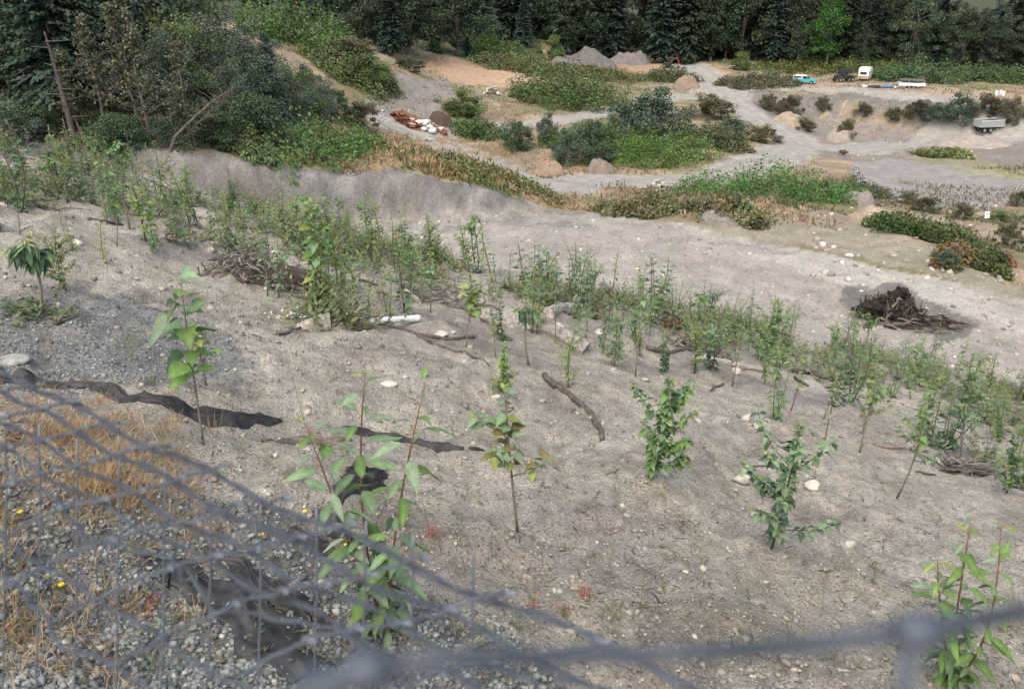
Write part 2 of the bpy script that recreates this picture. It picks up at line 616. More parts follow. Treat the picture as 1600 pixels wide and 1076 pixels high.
ROADS = [
    ([(1660, 203), (1600, 206), (1480, 211), (1400, 224), (1330, 234), (1270, 229), (1220, 205), (1180, 180), (1140, 152), (1105, 122), (1060, 95), (1015, 80)], 6.8),
    ([(1140, 143), (1200, 139), (1300, 141), (1400, 148), (1500, 158), (1660, 164)], 4.0),
    ([(1150, 150), (1050, 151), (980, 166), (900, 184), (860, 191), (790, 197), (720, 206), (680, 212)], 4.2),
    ([(600, 196), (640, 207), (690, 222), (760, 257), (850, 283), (930, 284), (1050, 281), (1140, 272), (1200, 250), (1240, 232)], 6.0),
]
ROADS_W = [([tuple(hit(*p)[:2]) for p in pts], w) for pts, w in ROADS]


def make_ground():
    nu, y0, y1, off = 490, -4.0, 1500.0, 8.0
    nr = 800
    ys = (y0 + off) * ((y1 + off) / (y0 + off)) ** (np.arange(nr) / (nr - 1)) - off
    us = np.linspace(-1, 1, nu)
    us = us * (0.86 + 0.14 * us ** 2)
    Y, U = np.meshgrid(ys, us, indexing='ij')
    X = U * (Y + 9) * 0.92
    Z = H(X, Y)
    V = np.stack([X, Y, Z], -1).reshape(-1, 3)
    i = np.arange(nr - 1)[:, None] * nu + np.arange(nu - 1)[None, :]
    F = np.stack([i, i + 1, i + nu + 1, i + nu], -1).reshape(-1, 4)
    x = V[:, 0]; y = V[:, 1]
    wx = x + (0.02 + 0.012 * np.clip(y, 0, 200)) * 1.6 * fbm(x * 0.8 / (1 + y * 0.02), y * 0.8 / (1 + y * 0.02), 91, 4)
    wy = y + (0.02 + 0.02 * np.clip(y, 0, 200)) * 1.6 * fbm(x * 0.8 / (1 + y * 0.02) + 40, y * 0.8 / (1 + y * 0.02), 95, 4)
    C = np.tile(SAND, (len(V), 1))
    stony = np.full(len(V), 0.75)

    def put(mask, col, k=1.0):
        f = np.clip(np.asarray(mask, float) * k, 0, 1)[:, None]
        C[:] = C * (1 - f) + col * f

    yc = np.interp(x, _CR[:, 0], _CR[:, 1])
    n1 = fbm(x * 0.35, y * 0.35, 101, 4); n2 = fbm(x * 1.3, y * 1.3, 105, 4); n3 = fbm(x * 0.09, y * 0.09, 111, 4); n4 = fbm(x * 0.28 + 7, y * 0.28, 115, 4)
    # near slope: patches of grey gravel and browner, damper earth
    put(sstep((n1 - 0.02) * 3.5) * 0.55, GREYD)
    put(sstep((n2 - 0.1) * 3) * 0.45, np.array((0.25, 0.22, 0.185)))
    put(sstep((fbm(x * .9 + 30, y * .9, 151, 4) - .16) * 6) * 0.55, np.array((0.20, 0.18, 0.16)))
    put(sstep((fbm((x * .69 - y * .72) * .9, (x * .72 + y * .69) * .22, 155, 4) - .12) * 5) * 0.4, np.array((0.42, 0.40, 0.36)))
    g = pip(wx, wy, poly_world([(-300, 470), (0, 470), (210, 470), (330, 500), (400, 560), (260, 605), (100, 590), (-300, 560)]))
    put(g, np.array((0.215, 0.222, 0.228)), 0.85)
    g = pip(wx, wy, poly_world([(-400, 700), (60, 720), (260, 770), (430, 800), (560, 860), (680, 930), (800, 990), (930, 1075), (930, 1200), (-400, 1200)]))
    put(g, GRAVEL, 0.9)
    g = pip(wx, wy, poly_world([(-300, 610), (60, 640), (220, 690), (300, 770), (240, 830), (60, 810), (-300, 790)]))
    put(g & (n2 > -0.25), STRAW * 0.9, 0.55)
    # bench
    b = (y > 25.5) & (y < yc) & (x > -60)
    put(b * sstep((y - 25) / 3), BENCH)
    put(b * sstep((n1 + 0.0) * 4) * 0.30, GREYD * 1.15)
    g = pip(wx, wy, poly_world([(1180, 400), (1330, 400), (1450, 430), (1620, 500), (1620, 530), (1480, 490), (1300, 440)]))
    put(g & b, PALE, 0.85)
    g = pip(wx, wy, poly_world([(1322, 450), (1400, 442), (1440, 465), (1525, 512), (1500, 524), (1420, 524), (1370, 512), (1328, 480)]))
    put(g, ASH, 0.85)
    # bank face
    zc = np.interp(x, _CR[:, 0], _CR[:, 2])
    bank = (y > yc - 5) & (y < yc + 0.7) & (x < 5)
    put(bank & (V[:, 2] - ZC > -14.0), BANK)
    put(bank * sstep(n4 * 4) * 0.5, np.array((0.26, 0.235, 0.20)))
    put(bank * sstep(n2 * 3 - .2) * 0.5, np.array((0.14, 0.135, 0.125)))
    put(bank * sstep(fbm(x * 1.3 + y * .8, y * .9, 161, 4) * 4) * 0.4, np.array((0.155, 0.152, 0.152)))
    put(bank * sstep(fbm(x * .9 + 9 - y * .7, y * .8, 165, 4) * 5 - .6) * 0.5, np.array((0.32, 0.31, 0.30)))
    # beyond the bench
    f = y >= yc + 0.4
    fz = f.astype(float)
    put(fz, TAN)
    put(fz * sstep(n4 * 3.4 + 0.45) * 0.85, OLIVE * 1.5)
    put(fz * sstep(n3 * 5 - 0.3) * 0.6, np.array((0.27, 0.235, 0.19)))
    put(fz * sstep(n1 * 4 - 0.5) * 0.6, np.array((0.42, 0.33, 0.22)))
    stony[f] = 0.3
    for pts, col, k in [
        ([(560, 225), (620, 205), (700, 245), (780, 270), (880, 300), (960, 330), (900, 342), (800, 320), (690, 280), (600, 262), (540, 262)], STRAW * 0.95, 0.75),
        ([(330, 30), (400, 35), (440, 75), (500, 100), (470, 118), (400, 80), (340, 52)], np.array((0.29, 0.235, 0.178)), 0.85),
        ([(560, 140), (620, 120), (700, 120), (720, 150), (690, 185), (600, 185), (560, 165)], GREYD, 0.85),
        ([(660, 95), (860, 70), (1010, 72), (1060, 90), (1130, 110), (1200, 118), (1200, 130), (1100, 125), (1000, 108), (880, 95), (800, 120), (700, 122)], ORANGE, 0.75),
        ([(690, 105), (860, 105), (860, 135), (760, 135), (700, 128)], np.array((0.40, 0.29, 0.20)), 0.8),
        ([(1180, 112), (1300, 122), (1400, 132), (1620, 150), (1620, 166), (1400, 152), (1200, 142)], np.array((0.33, 0.265, 0.205)), 0.85),
        ([(1165, 146), (1300, 150), (1400, 155), (1500, 164), (1620, 172), (1620, 196), (1500, 196), (1400, 188), (1300, 178), (1180, 172)], np.array((0.175, 0.165, 0.153)), 0.9),
        ([(1180, 178), (1300, 180), (1420, 190), (1530, 202), (1620, 200), (1620, 260), (1480, 262), (1300, 250), (1230, 225)], np.array((0.215, 0.195, 0.175)), 0.85),
        ([(1290, 182), (1400, 190), (1500, 200), (1430, 206), (1330, 200)], ORANGE, 0.3),
        ([(1320, 255), (1430, 250), (1620, 285), (1620, 318), (1520, 330), (1400, 318), (1330, 300)], np.array((0.265, 0.255, 0.25)), 0.9),
        ([(1430, 245), (1480, 240), (1600, 270), (1620, 285), (1500, 272)], np.array((0.25, 0.25, 0.13)), 0.5),
        ([(1060, 355), (1180, 340), (1330, 345), (1420, 370), (1620, 455), (1620, 480), (1420, 420), (1260, 388), (1140, 366)], np.array((0.285, 0.262, 0.218)), 0.75),
        ([(860, 275), (1060, 274), (1130, 285), (1050, 300), (920, 298)], ROADC, 0.85),
        ([(1040, 100), (1110, 100), (1180, 140), (1150, 160), (1080, 145)], np.array((0.38, 0.34, 0.29)), 0.8),
        ([(730, 255), (860, 222), (1000, 250), (1000, 275), (850, 270)], np.array((0.33, 0.235, 0.165)), 0.5),
    ]:
        put(pip(wx, wy, poly_world(pts)) & f, col, k)
    put(sstep((y - 262) / 8) * (x > -20) + sstep((y - 172) / 8) * (x < 8), np.array((0.062, 0.078, 0.045)))
    for P, w in ROADS_W:
        d = dist_line(x, y, P)
        put(f * sstep((w * .75 - d + n2 * 1.2) / 1.4), ROADC)
    C *= (1 + 0.25 * n2 * 0.6)[:, None] * np.array([.995, 1.0, .985])
    me = mesh_np('ground', V, F, M_GROUND, C, smooth=True)
    at = me.attributes.new('stony', 'FLOAT', 'POINT')
    at.data.foreach_set('value', stony.astype(np.float32))
    o = obj('ground', me)
    tag(o, kind='structure')
    return o


GROUND = make_ground()


def make_road(P, w, seed):
    P = [Vector((a, b, 0)) for a, b in P]
    # resample with a smooth curve
    pts = []
    for i in range(len(P) - 1):
        p0, p1, p2, p3 = P[max(i - 1, 0)], P[i], P[i + 1], P[min(i + 2, len(P) - 1)]
        n = max(3, int((p2 - p1).length / 1.2))
        for k in range(n):
            t = k / n
            pts.append(0.5 * ((2 * p1) + (p2 - p0) * t + (2 * p0 - 5 * p1 + 4 * p2 - p3) * t * t + (3 * p1 - p0 - 3 * p2 + p3) * t ** 3))
    pts.append(P[-1])
    nc = 11
    V = []; T = []
    rg = np.random.default_rng(seed)
    for i, p in enumerate(pts):
        d = pts[min(i + 1, len(pts) - 1)] - pts[max(i - 1, 0)]
        d.normalize()
        s = Vector((-d.y, d.x, 0))
        hw = w * 0.5 * (1 + 0.12 * float(vnoise(np.array([i * 0.22]), np.array([seed * 3.3]), 7)[0]) + 0.05 * rg.normal())
        for k in range(nc):
            f = k / (nc - 1) * 2 - 1
            q = p + s * f * hw
            edge = abs(f)
            V.append((q.x, q.y, 0.06 if edge < 0.95 else -0.05))
            rut = 0.90 if 0.3 < edge < 0.55 else 1.0
            T.append(ROADC * (1.04 if rut < 1 else 0.95) * (1 - 0.12 * max(0, edge - .7) / .3))
    V = np.array(V)
    V[:, 2] += H(V[:, 0], V[:, 1])
    n = len(pts)
    i = np.arange(n - 1)[:, None] * nc + np.arange(nc - 1)[None, :]
    F = np.stack([i, i + nc, i + nc + 1, i + 1], -1).reshape(-1, 4)
    me = mesh_np('dirt_road', V, F, M_GROUND, np.array(T), smooth=True)
    at = me.attributes.new('stony', 'FLOAT', 'POINT')
    at.data.foreach_set('value', np.full(len(V), 0.25, np.float32))
    tag(obj('dirt_road', me), kind='structure')


for k_, (P_, w_) in enumerate(ROADS_W):
    make_road(P_, w_, 3 + k_)
# ------------------------------------------------------------------ vegetation: builders
def kites(P, D, Nn, L, Wd, fold=0.18):
    """leaf-like kites: base P, direction D, normal Nn, length L, width Wd -> verts, quads"""
    D = D / (np.linalg.norm(D, axis=1, keepdims=True) + 1e-9)
    S = np.cross(D, Nn); S /= (np.linalg.norm(S, axis=1, keepdims=True) + 1e-9)
    U = np.cross(S, D)
    L = L[:, None]; Wd = Wd[:, None]
    a = P
    b = P + D * L * 0.42 + S * Wd * 0.5 + U * Wd * fold
    c = P + D * L - U * L * 0.10
    d = P + D * L * 0.42 - S * Wd * 0.5 + U * Wd * fold
    V = np.stack([a, b, c, d], 1).reshape(-1, 3)
    F = np.arange(len(P) * 4).reshape(-1, 4)
    return V, F


def rand_dirs(rg, n):
    v = rg.normal(size=(n, 3))
    return v / np.linalg.norm(v, axis=1, keepdims=True)


def leafy(name, mat, P, D, Nn, L, Wd, tint, fold=0.18):
    V, F = kites(P, D, Nn, L, Wd, fold)
    return mesh_np(name, V, F, mat, np.repeat(tint, 4, axis=0))


def vary(rg, base, n, amt=0.22, hue=0.10):
    b = np.array(base)[None, :] * (1 + amt * rg.normal(size=(n, 1)))
    b = b * (1 + hue * rg.normal(size=(n, 3)) * np.array([1.0, 0.4, 0.9]))
    return np.clip(b, 0.004, 0.9)


def conifer_mesh(seed, Ht, R, col, size=0.55, z0=0.10, dens=1.0, droop=0.35, gap=0.10):
    rg = np.random.default_rng(seed)
    P = []; D = []; S = []; T = []
    z = z0 * Ht
    while z < Ht * 0.985:
        f = (z - z0 * Ht) / (Ht * (1 - z0))
        r = R * (1 - f) ** 0.85 * (0.35 + 0.65 * min(1, f * 7 + 0.25))
        nb = max(3, int((4 + 5 * (1 - f)) * dens))
        for k in range(nb):
            if rg.random() < gap: continue
            az = rg.random() * 6.283
            ln = r * (0.70 + 0.5 * rg.random()) + 0.25
            el = 0.55 * f - droop * (1 - f) + 0.15 * rg.normal()
            dr = np.array([math.cos(az) * math.cos(el), math.sin(az) * math.cos(el), math.sin(el)])
            side = np.array([-math.sin(az), math.cos(az), 0])
            ct = vary(rg, col, 1, 0.20, 0.08)[0]
            m = max(2, int(ln / (size * 0.55)))
            for j in range(m):
                t = (j + 0.7) / m
                p = np.array([0, 0, z]) + dr * ln * t + np.array([0, 0, -0.10 * ln * t * t])
                for sg in ((-1, 1) if t < 0.9 else (0,)):
                    dd = dr + side * sg * (0.75 + 0.3 * rg.normal()) + np.array([0, 0, -0.18 + 0.2 * rg.normal()])
                    P.append(p); D.append(dd); S.append(size * (0.75 + 0.6 * rg.random()) * (1.15 - 0.45 * t)); T.append(ct * (0.9 + 0.2 * rg.random()))
        z += (0.30 + 0.28 * (1 - f)) * size * 1.15 / max(dens, .5)
    P = np.array(P); D = np.array(D); S = np.array(S); T = np.array(T)
    Nn = np.tile(np.array([0, 0, 1.0]), (len(P), 1)) + 0.35 * rg.normal(size=(len(P), 3))
    crown = leafy('crown', M_NEEDLE, P, D, Nn, S * 1.25, S * 0.62, T)
    mb = MB()
    mb.tube([(0, 0, -0.5), (0, 0, Ht * 0.3), (0.05, 0.02, Ht * 0.7), (0, 0, Ht * 0.97)], [0.016 * Ht, 0.012 * Ht, 0.006 * Ht, 0.01], 7)
    return crown, mb.mesh('trunk', M_BARK)


def broad_mesh(seed, Ht, R, col, leaf=0.30, n=5000, z0=0.18, clumps=34, col2=None, spread=1.0):
    """leafy tree or bush: limbs that end in clumps of leaves"""
    rg = np.random.default_rng(seed)
    mb = MB()
    zc = Ht * (z0 + (1 - z0) * 0.5); hz = Ht * (1 - z0) * 0.5
    mb.tube([(0, 0, -0.3), (0.03 * R, 0, Ht * 0.3), (0, 0.05 * R, Ht * 0.75)], [0.018 * Ht + .02, 0.013 * Ht + .015, 0.005 * Ht], 6)
    C = []; CR = []
    for i in range(clumps):
        d = rand_dirs(rg, 1)[0]
        rr = (0.45 + 0.55 * rg.random() ** 0.6)
        taper = 1 - 0.35 * max(0, d[2])
        rr *= 0.65 + .6 * rg.random()
        c = np.array([d[0] * R * rr * taper, d[1] * R * rr * taper, zc + d[2] * hz * rr * 0.95])
        C.append(c); CR.append((0.13 + 0.27 * rg.random()) * min(R, hz * 1.3) * spread)
        if i < 14:
            s = Vector((0, 0, Ht * (0.12 + 0.5 * rg.random())))
            e = Vector(c)
            mid = s.lerp(e, .5) + Vector((0, 0, 0.04 * Ht))
            mb.tube([s, mid, e], [0.007 * Ht + .008, 0.005 * Ht + .005, 0.004], 4, cap=False)
    C = np.array(C); CR = np.array(CR)
    ci = rg.integers(0, clumps, n)
    off = rand_dirs(rg, n) * (rg.random((n, 1)) ** 0.45)
    off[:, 2] *= 0.75
    P = C[ci] + off * CR[ci][:, None]
    out = off + 0.5 * (P - np.array([0, 0, zc])) / max(R, hz)
    D = out + 0.5 * rg.normal(size=(n, 3)) + np.array([0, 0, -0.25])
    Nn = off * 0.6 + np.array([0, 0, 0.8]) + 0.4 * rg.normal(size=(n, 3))
    ct = vary(rg, col, clumps, 0.18, 0.08)
    if col2 is not None:
        sel = rg.random(clumps) < 0.35
        ct[sel] = vary(rg, col2, sel.sum(), 0.15, 0.06)
    T = ct[ci] * (0.85 + 0.3 * rg.random((n, 1)))
    L = leaf * (0.65 + 0.7 * rg.random(n))
    crown = leafy('crown', M_BUSH, P, D, Nn, L, L * 0.72, T)
    return crown, mb.mesh('trunk', M_BARK)


def bramble_mesh(seed, rx, ry, h, col, leaf=0.22, n=6000, col2=None, tips=0.35):
    col = tuple(c * k for c, k in zip(col, (1.55, 1.80, 1.45))); col2 = tuple(c * k for c, k in zip(col2, (1.35, 1.65, 1.4))) if col2 else None; h = h * 1.7
    """low thicket: a lumpy mound of leaves with arching canes"""
    rg = np.random.default_rng(seed)
    m = int(min(170, 16 + 1.6 * rx * ry))
    bx = rg.uniform(-1, 1, (m, 2)); bx = bx[(bx ** 2).sum(1) < .9 + .25 * rg.random(m)]
    bh = h * (1 - 0.55 * (bx ** 2).sum(1)) * (0.5 + 0.7 * rg.random(len(bx)))
    br = 0.9 + 1.0 * rg.random(len(bx))
    bX = np.minimum(br / rx, .34); bY = np.minimum(br / ry, .38)
    ci = rg.integers(0, len(bx), n)
    d = rand_dirs(rg, n); d[:, 2] = np.abs(d[:, 2])
    sh = rg.random((n, 1)) ** 0.35
    P = np.stack([(bx[ci, 0] + d[:, 0] * bX[ci] * sh[:, 0]) * rx, (bx[ci, 1] + d[:, 1] * bY[ci] * sh[:, 0]) * ry, d[:, 2] * bh[ci] * sh[:, 0]], 1)
    D = d * np.array([1, 1, 0.4]) + 0.6 * rg.normal(size=(n, 3))
    Nn = d + np.array([0, 0, 0.7]) + 0.35 * rg.normal(size=(n, 3))
    ct = vary(rg, col, len(bx), 0.22, 0.10)
    if col2 is not None:
        sel = rg.random(len(bx)) < 0.4
        ct[sel] = vary(rg, col2, sel.sum(), 0.2, 0.08)
    T = ct[ci] * (0.82 + 0.36 * rg.random((n, 1)))
    L = leaf * (0.6 + 0.8 * rg.random(n))
    fol = leafy('foliage', M_BUSH, P, D, Nn, L, L * 0.75, T)
    mb = MB()
    mb.col = (0.9, 0.75, 0.6)
    for i in range(12):
        a = rg.random() * 6.283; q = rg.integers(0, len(bx))
        s = Vector((bx[q, 0] * rx * .5, bx[q, 1] * ry * .5, -0.1)); e = Vector((bx[q, 0] * rx + .3 * rx * math.cos(a), bx[q, 1] * ry + .3 * ry * math.sin(a), bh[q] * 0.8))
        mb.tube([s, s.lerp(e, .5) + Vector((0, 0, h * .35)), e], [0.03, 0.022, 0.008], 4, cap=False)
    return fol, mb.mesh('stems', M_BARK)


def dead_tree_mesh(seed, Ht, lean, col=(1.15, 1.17, 1.18), twig=60):
    rg = np.random.default_rng(seed)
    mb = MB(); mb.col = col
    top = Vector((lean[0] * Ht, lean[1] * Ht, Ht))
    def at(f): return Vector((lean[0] * Ht * f * f * .6 + lean[0] * Ht * f * .4 + 0.06 * math.sin(f * 9 + seed), lean[1] * Ht * f + 0.05 * math.cos(f * 7), Ht * f))
    mb.tube([at(i / 9) + Vector((0, 0, -.3 if i == 0 else 0)) for i in range(10)], [0.012 * Ht * (1 - i / 9) + 0.012 for i in range(10)], 7)
    ends = []
    for i in range(twig):
        f = 0.22 + 0.76 * rg.random()
        s = at(f); az = rg.random() * 6.283; ln = Ht * (0.07 + 0.20 * rg.random()) * (1.15 - f)
        e = s + Vector((math.cos(az) * ln, math.sin(az) * ln, ln * (0.35 + 0.5 * rg.random())))
        m = s.lerp(e, .5) + Vector((0, 0, -0.06 * ln))
        mb.tube([s, m, e], [0.022, 0.014, 0.005], 4, cap=False)
        ends.append((s, e))
        for j in range(3):
            q = s.lerp(e, 0.4 + 0.5 * rg.random())
            w = q + Vector((rg.normal() * .25 * ln, rg.normal() * .25 * ln, 0.35 * ln * rg.random()))
            mb.tube([q, w], [0.009, 0.004], 3, cap=False)
            ends.append((q, w))
    n = twig * 26
    idx = rg.integers(0, len(ends), n); tt = rg.random(n)
    P = np.array([ends[a][0].lerp(ends[a][1], 0.3 + 0.7 * b) for a, b in zip(idx, tt)]) + 0.10 * rg.normal(size=(n, 3))
    D = rand_dirs(rg, n); Nn = np.array([0, 0, 1.]) + 0.5 * rg.normal(size=(n, 3))
    L = 0.13 + 0.08 * rg.random(n)
    crown = leafy('crown', M_BUSH, P, D, Nn, L, L * .7, vary(rg, (0.125, 0.135, 0.085), n, 0.2, 0.1))
    return crown, mb.mesh('trunk', M_BARK)


def plant_tree(name, pair, loc, s, rz, label, cat, group, parts=('crown', 'trunk'), sz=None, tilt=(0, 0)):
    root = empty(name, loc, label, cat, group)
    root.rotation_euler = (tilt[0], tilt[1], rz)
    root.scale = (s, s, s * (sz or 1))
    for nm, me in zip(parts, pair):
        q = obj(nm, me, root)
        if nm == 'stems': q['kind'] = 'stuff'
    return root


# ------------------------------------------------------------------ far forest, left wood, bushes of the pit floor
DARK = (0.036, 0.055, 0.046); MIDG = (0.066, 0.105, 0.058); BLUEG = (0.048, 0.078, 0.062); LIGHTG = (0.085, 0.135, 0.065); BRIGHT = (0.060, 0.145, 0.040); OLV = (0.115, 0.120, 0.065)
CON = [conifer_mesh(200 + i, 26, 4.3 + 0.5 * (i % 3), (DARK, BLUEG, (0.042, 0.060, 0.042), DARK)[i], 0.95, 0.05 + 0.04 * (i % 2), 1.25) for i in range(4)]
CONL = [conifer_mesh(230 + i, 15, 3.0, (MIDG, BLUEG, LIGHTG)[i], 0.62, 0.05, 1.2) for i in range(3)]
BRD = [broad_mesh(240 + i, 20, 5.5, ((0.054, 0.084, 0.048), (0.058, 0.080, 0.054), BRIGHT, (0.085, 0.118, 0.070))[i], 0.46, 8500, 0.03, 54) for i in range(4)]
BSH = [broad_mesh(260 + i, 4.0, 2.4, ((0.078, 0.130, 0.066), (0.092, 0.136, 0.090), (0.105, 0.165, 0.055), OLV)[i], 0.17, 7000, 0.0, 40, ((0.075, 0.115, 0.06), (0.09, 0.12, 0.085), (0.11, 0.15, 0.05), (0.13, 0.12, 0.08))[i]) for i in range(4)]

kinds_far = [('dark_conifer', 'tall dark conifer'), ('leafy_tree', 'tall dense leafy tree')]
rg = np.random.default_rng(77)


def far_spot(px, dist):
    d = ray(px, 100)
    x, y = d[0] / d[1] * dist, dist
    return Vector((x, y, Hs(x, y) - 0.2))


n_far = 0
for row, (y0, step, hs) in enumerate([(226, 21, 1.0), (238, 21, 1.05), (254, 25, 1.1), (300, 30, 1.15)]):
    px = 835 + 9 * row
    while px < 1760:
        px += step * (0.7 + 0.6 * rg.random()) * (.62 if px > 1320 else 1)
        gapx = 972 < px < 1012 or (px < 872 and row == 0)
        if gapx: continue
        if row == 3 and px < 1330: continue
        yy = y0 + rg.uniform(-4, 4) + (8 if px < 1000 else 0) - (max(0, px - 1200) * 0.062)
        p = far_spot(px, yy)
        right = px > 1330
        if right:
            hh = (0.78 - 0.20 * sstep((px - 1380) / 130.)) * (0.8 + 0.35 * rg.random()) * (1.0 if row < 3 else .62)
        else:
            hh = hs * (0.85 + 0.3 * rg.random())
        if rg.random() < (0.42 if not right else 0.30):
            pr = CON[rg.integers(0, 4)]; nm = 'conifer'; lb = 'tall dark conifer'
        else:
            pr = BRD[rg.integers(0, 2) if not right else (1 if rg.random() < .5 else 3)]; nm = 'leafy_tree'; lb = 'dark leafy tree'; hh *= 1.15
        where = ('left of the treeline gap' if px < 1000 else 'behind the excavator' if px < 1120 else
                 'behind the turquoise pickup' if px < 1270 else 'behind the camper trailer' if px < 1400 else 'of the low right treeline')
        depth = ('front row', 'middle row', 'back row', 'distant row')[row]
        plant_tree(nm, pr, p, hh, rg.random() * 6.28, f'{lb}| in the {depth} {where}', 'tree', f'{lb}s in the {depth} {where}')
        n_far += 1

p = hit(1290, 106)
plant_tree('maple_tree', BRD[2], p, 0.92, 0.4, 'bright green broad maple standing out against the dark treeline', 'tree', None)
for (px, py, s, lab) in [(1245, 104, .55, 'small dark tree left of the bright green maple'), (1345, 104, .5, 'small dark tree right of the bright green maple')]:
    plant_tree('leafy_tree', BRD[0], hit(px, py), s, px, lab, 'tree', None)

# trees on the rise at the top centre, base pixel, top pixel
TOPC = [(505, 35, -120, 'c', 0), (540, 50, -110, 'b', 0), (575, 68, -60, 'b', 1), (612, 88, -10, 'c', 1), (640, 86, -70, 'b', 0), (680, 82, 14, 'l', 2), (715, 86, -60, 'b', 0), (655, 60, -100, 'c', 0),
        (765, 84, 18, 'm', 2), (818, 74, 2, 'l', 1), (800, 62, -90, 'c', 0), (745, 60, -90, 'c', 3), (845, 58, -80, 'c', 2), (880, 55, -100, 'c', 1), (590, 50, -120, 'c', 2), (700, 50, -130, 'c', 0),
        (730, 88, 55, 's', 0), (460, 25, -120, 'b', 1), (410, 15, -120, 'c', 1), (380, 12, -90, 'b', 0), (330, 25, -80, 'b', 0), (925, 60, -90, 'c', 0), (440, 5, -100, 'b', 1), (480, 10, -110, 'c', 2), (520, 15, -110, 'b', 0), (560, 25, -100, 'c', 3), (360, 0, -100, 'c', 0), (620, 45, -110, 'b', 1), (670, 48, -100, 'c', 1), (780, 50, -90, 'b', 0), (955, 62, -70, 'c', 3), (900, 50, -100, 'c', 2)]
desc = {'c': 'dark conifer', 'b': 'dense mid green tree', 'l': 'light green young conifer', 'm': 'light green leafy tree', 's': 'small dark conical tree'}
mark = ['behind the green bramble bank', 'above the orange clearing', 'behind the grey gravel heaps', 'beside the sandy track']
for i, (px, py, ty, k, v) in enumerate(TOPC):
    p = hit(px, py)
    hgt = (py - ty) / ppm(p)
    hgt = min(hgt, 30)
    pr, base = {'c': (CON[v], 26), 'b': (BRD[v % 2], 20), 'l': (CONL[v % 3], 15), 'm': (BRD[3], 20), 's': (CONL[1], 15)}[k]
    s = hgt / base
    w = mark[3] if px < 420 else mark[0] if px < 600 else mark[1] if px < 820 else mark[2]
    side = ['', 'front ', 'tall ', 'rear '][i % 4] if k in 'cb' else ''
    plant_tree({'c': 'conifer', 'b': 'leafy_tree', 'l': 'young_conifer', 'm': 'leafy_tree', 's': 'young_conifer'}[k], pr, p, s * (1.35 if k == 'c' else 1.2), px, f'{side}{desc[k]}| {w}', 'tree', f'{side}{desc[k]}s {w}', sz=0.8)

# wood at the left, rooted on top of the grey bank
NCON = [conifer_mesh(300 + i, 14, 3.2, ((0.062, 0.092, 0.066), (0.074, 0.108, 0.082))[i], 0.36, 0.16, 1.0, gap=0.2) for i in range(2)]
NBRD = [broad_mesh(310 + i, 11, 3.6, ((0.100, 0.142, 0.086), (0.092, 0.130, 0.092), (0.115, 0.160, 0.070))[i], 0.22, 9500, 0.05, 60, (0.130, 0.165, 0.110)) for i in range(3)]
LEFT = [  # x px at base, distance y, height m, kind
    (-60, 52, 15, 'c0'), (15, 53, 14, 'b0'), (62, 56, 16, 'c1'), (118, 49.5, 15, 'c0'), (160, 58, 15, 'c1'), (215, 60, 14, 'b1'), (270, 61, 13, 'b2'), (-20, 60, 16, 'c1'), (90, 62, 17, 'c0'),
    (320, 66, 12, 'b0'), (-120, 56, 15, 'b1'), (190, 68, 17, 'c0'), (250, 72, 16, 'c1'), (300, 78, 15, 'b2'), (40, 68, 18, 'c0'), (140, 74, 18, 'c1'), (340, 88, 9, 'b1'), (365, 70, 6.5, 'b0'), (395, 60, 7, 'b1'), (432, 62, 7.5, 'c1'), (350, 56, 7, 'b0'), (310, 54, 7, 'b2'), (458, 66, 5.5, 'b0'), (405, 78, 8.0, 'b1'), (280, 52, 6, 'b1'), (485, 74, 5.5, 'b2'), (375, 52, 4.5, 'b1'), (340, 74, 10, 'b0'), (440, 84, 6.5, 'b0'), (510, 80, 4.5, 'b1'), (-30, 76, 20, 'c1'), (-160, 62, 17, 'c0'), (85, 84, 20, 'c0'), (230, 90, 18, 'c0'), (300, 100, 18, 'c1'), (170, 96, 20, 'c1')]
wl_ = {'c0': ('conifer', 'dark ragged conifer', NCON[0], 14), 'c1': ('conifer', 'dense blue green conifer', NCON[1], 14), 'b0': ('leafy_tree', 'dull green leafy tree', NBRD[0], 11), 'b1': ('leafy_tree', 'dark leafy tree', NBRD[1], 11),
       'b2': ('leafy_tree', 'yellowish green leafy tree', NBRD[2], 11)}
for i, (px, yd, hm, k) in enumerate(LEFT):
    d = ray(px, 230)
    x = d[0] / d[1] * yd
    p = Vector((x, yd, Hs(x, yd) - 0.15))
    nm, lb, pr, base = wl_[k]
    zone = 'on the bank edge' if yd < 57 else 'deeper in the wood' if yd < 70 else 'behind the wood'
    side = 'far left' if px < 60 else 'near bare trunks' if px < 240 else 'beside the track'
    plant_tree(nm, pr, p, hm / base, i * 1.7, f'{lb}| {zone}, {side}', 'tree', f'{lb}s {zone}, {side}')

# pale bare trunks in the left wood: base px, top px
for i, (bx_, by_, tx_, ty_, lab) in enumerate([
    (168, 212, 146, 80, 'slim white bare trunk, leftmost of the pale trunks in the wood'), (222, 224, 184, 66, 'leaning pale trunk with thin grey side limbs in the left wood'),
    (232, 212, 216, 70, 'upright pale bare trunk beside the leaning one in the left wood'), (296, 184, 272, 100, 'short pale trunk with olive leaves right of the other bare trunks'),
    (128, 222, 112, 120, 'thin grey trunk just right of the thick dark trunk')]):
    d = ray(bx_, by_); yq = 47.6; p = Vector((d[0] / d[1] * yq, yq, 0)); p.z = Hs(p.x, p.y) - .2
    k = ppm(p); by_ = 228
    hm = (by_ - ty_) / k * 1.12
    pr = dead_tree_mesh(400 + i, hm * 1.1, ((tx_ - bx_) / (by_ - ty_) * .55 + .06, -0.02))
    plant_tree('bare_tree', pr, p, 1, 0, lab, 'tree', None)
p = hit(118, 224); p.z -= .2
mb = MB(); mb.col = (.6, .6, .6)
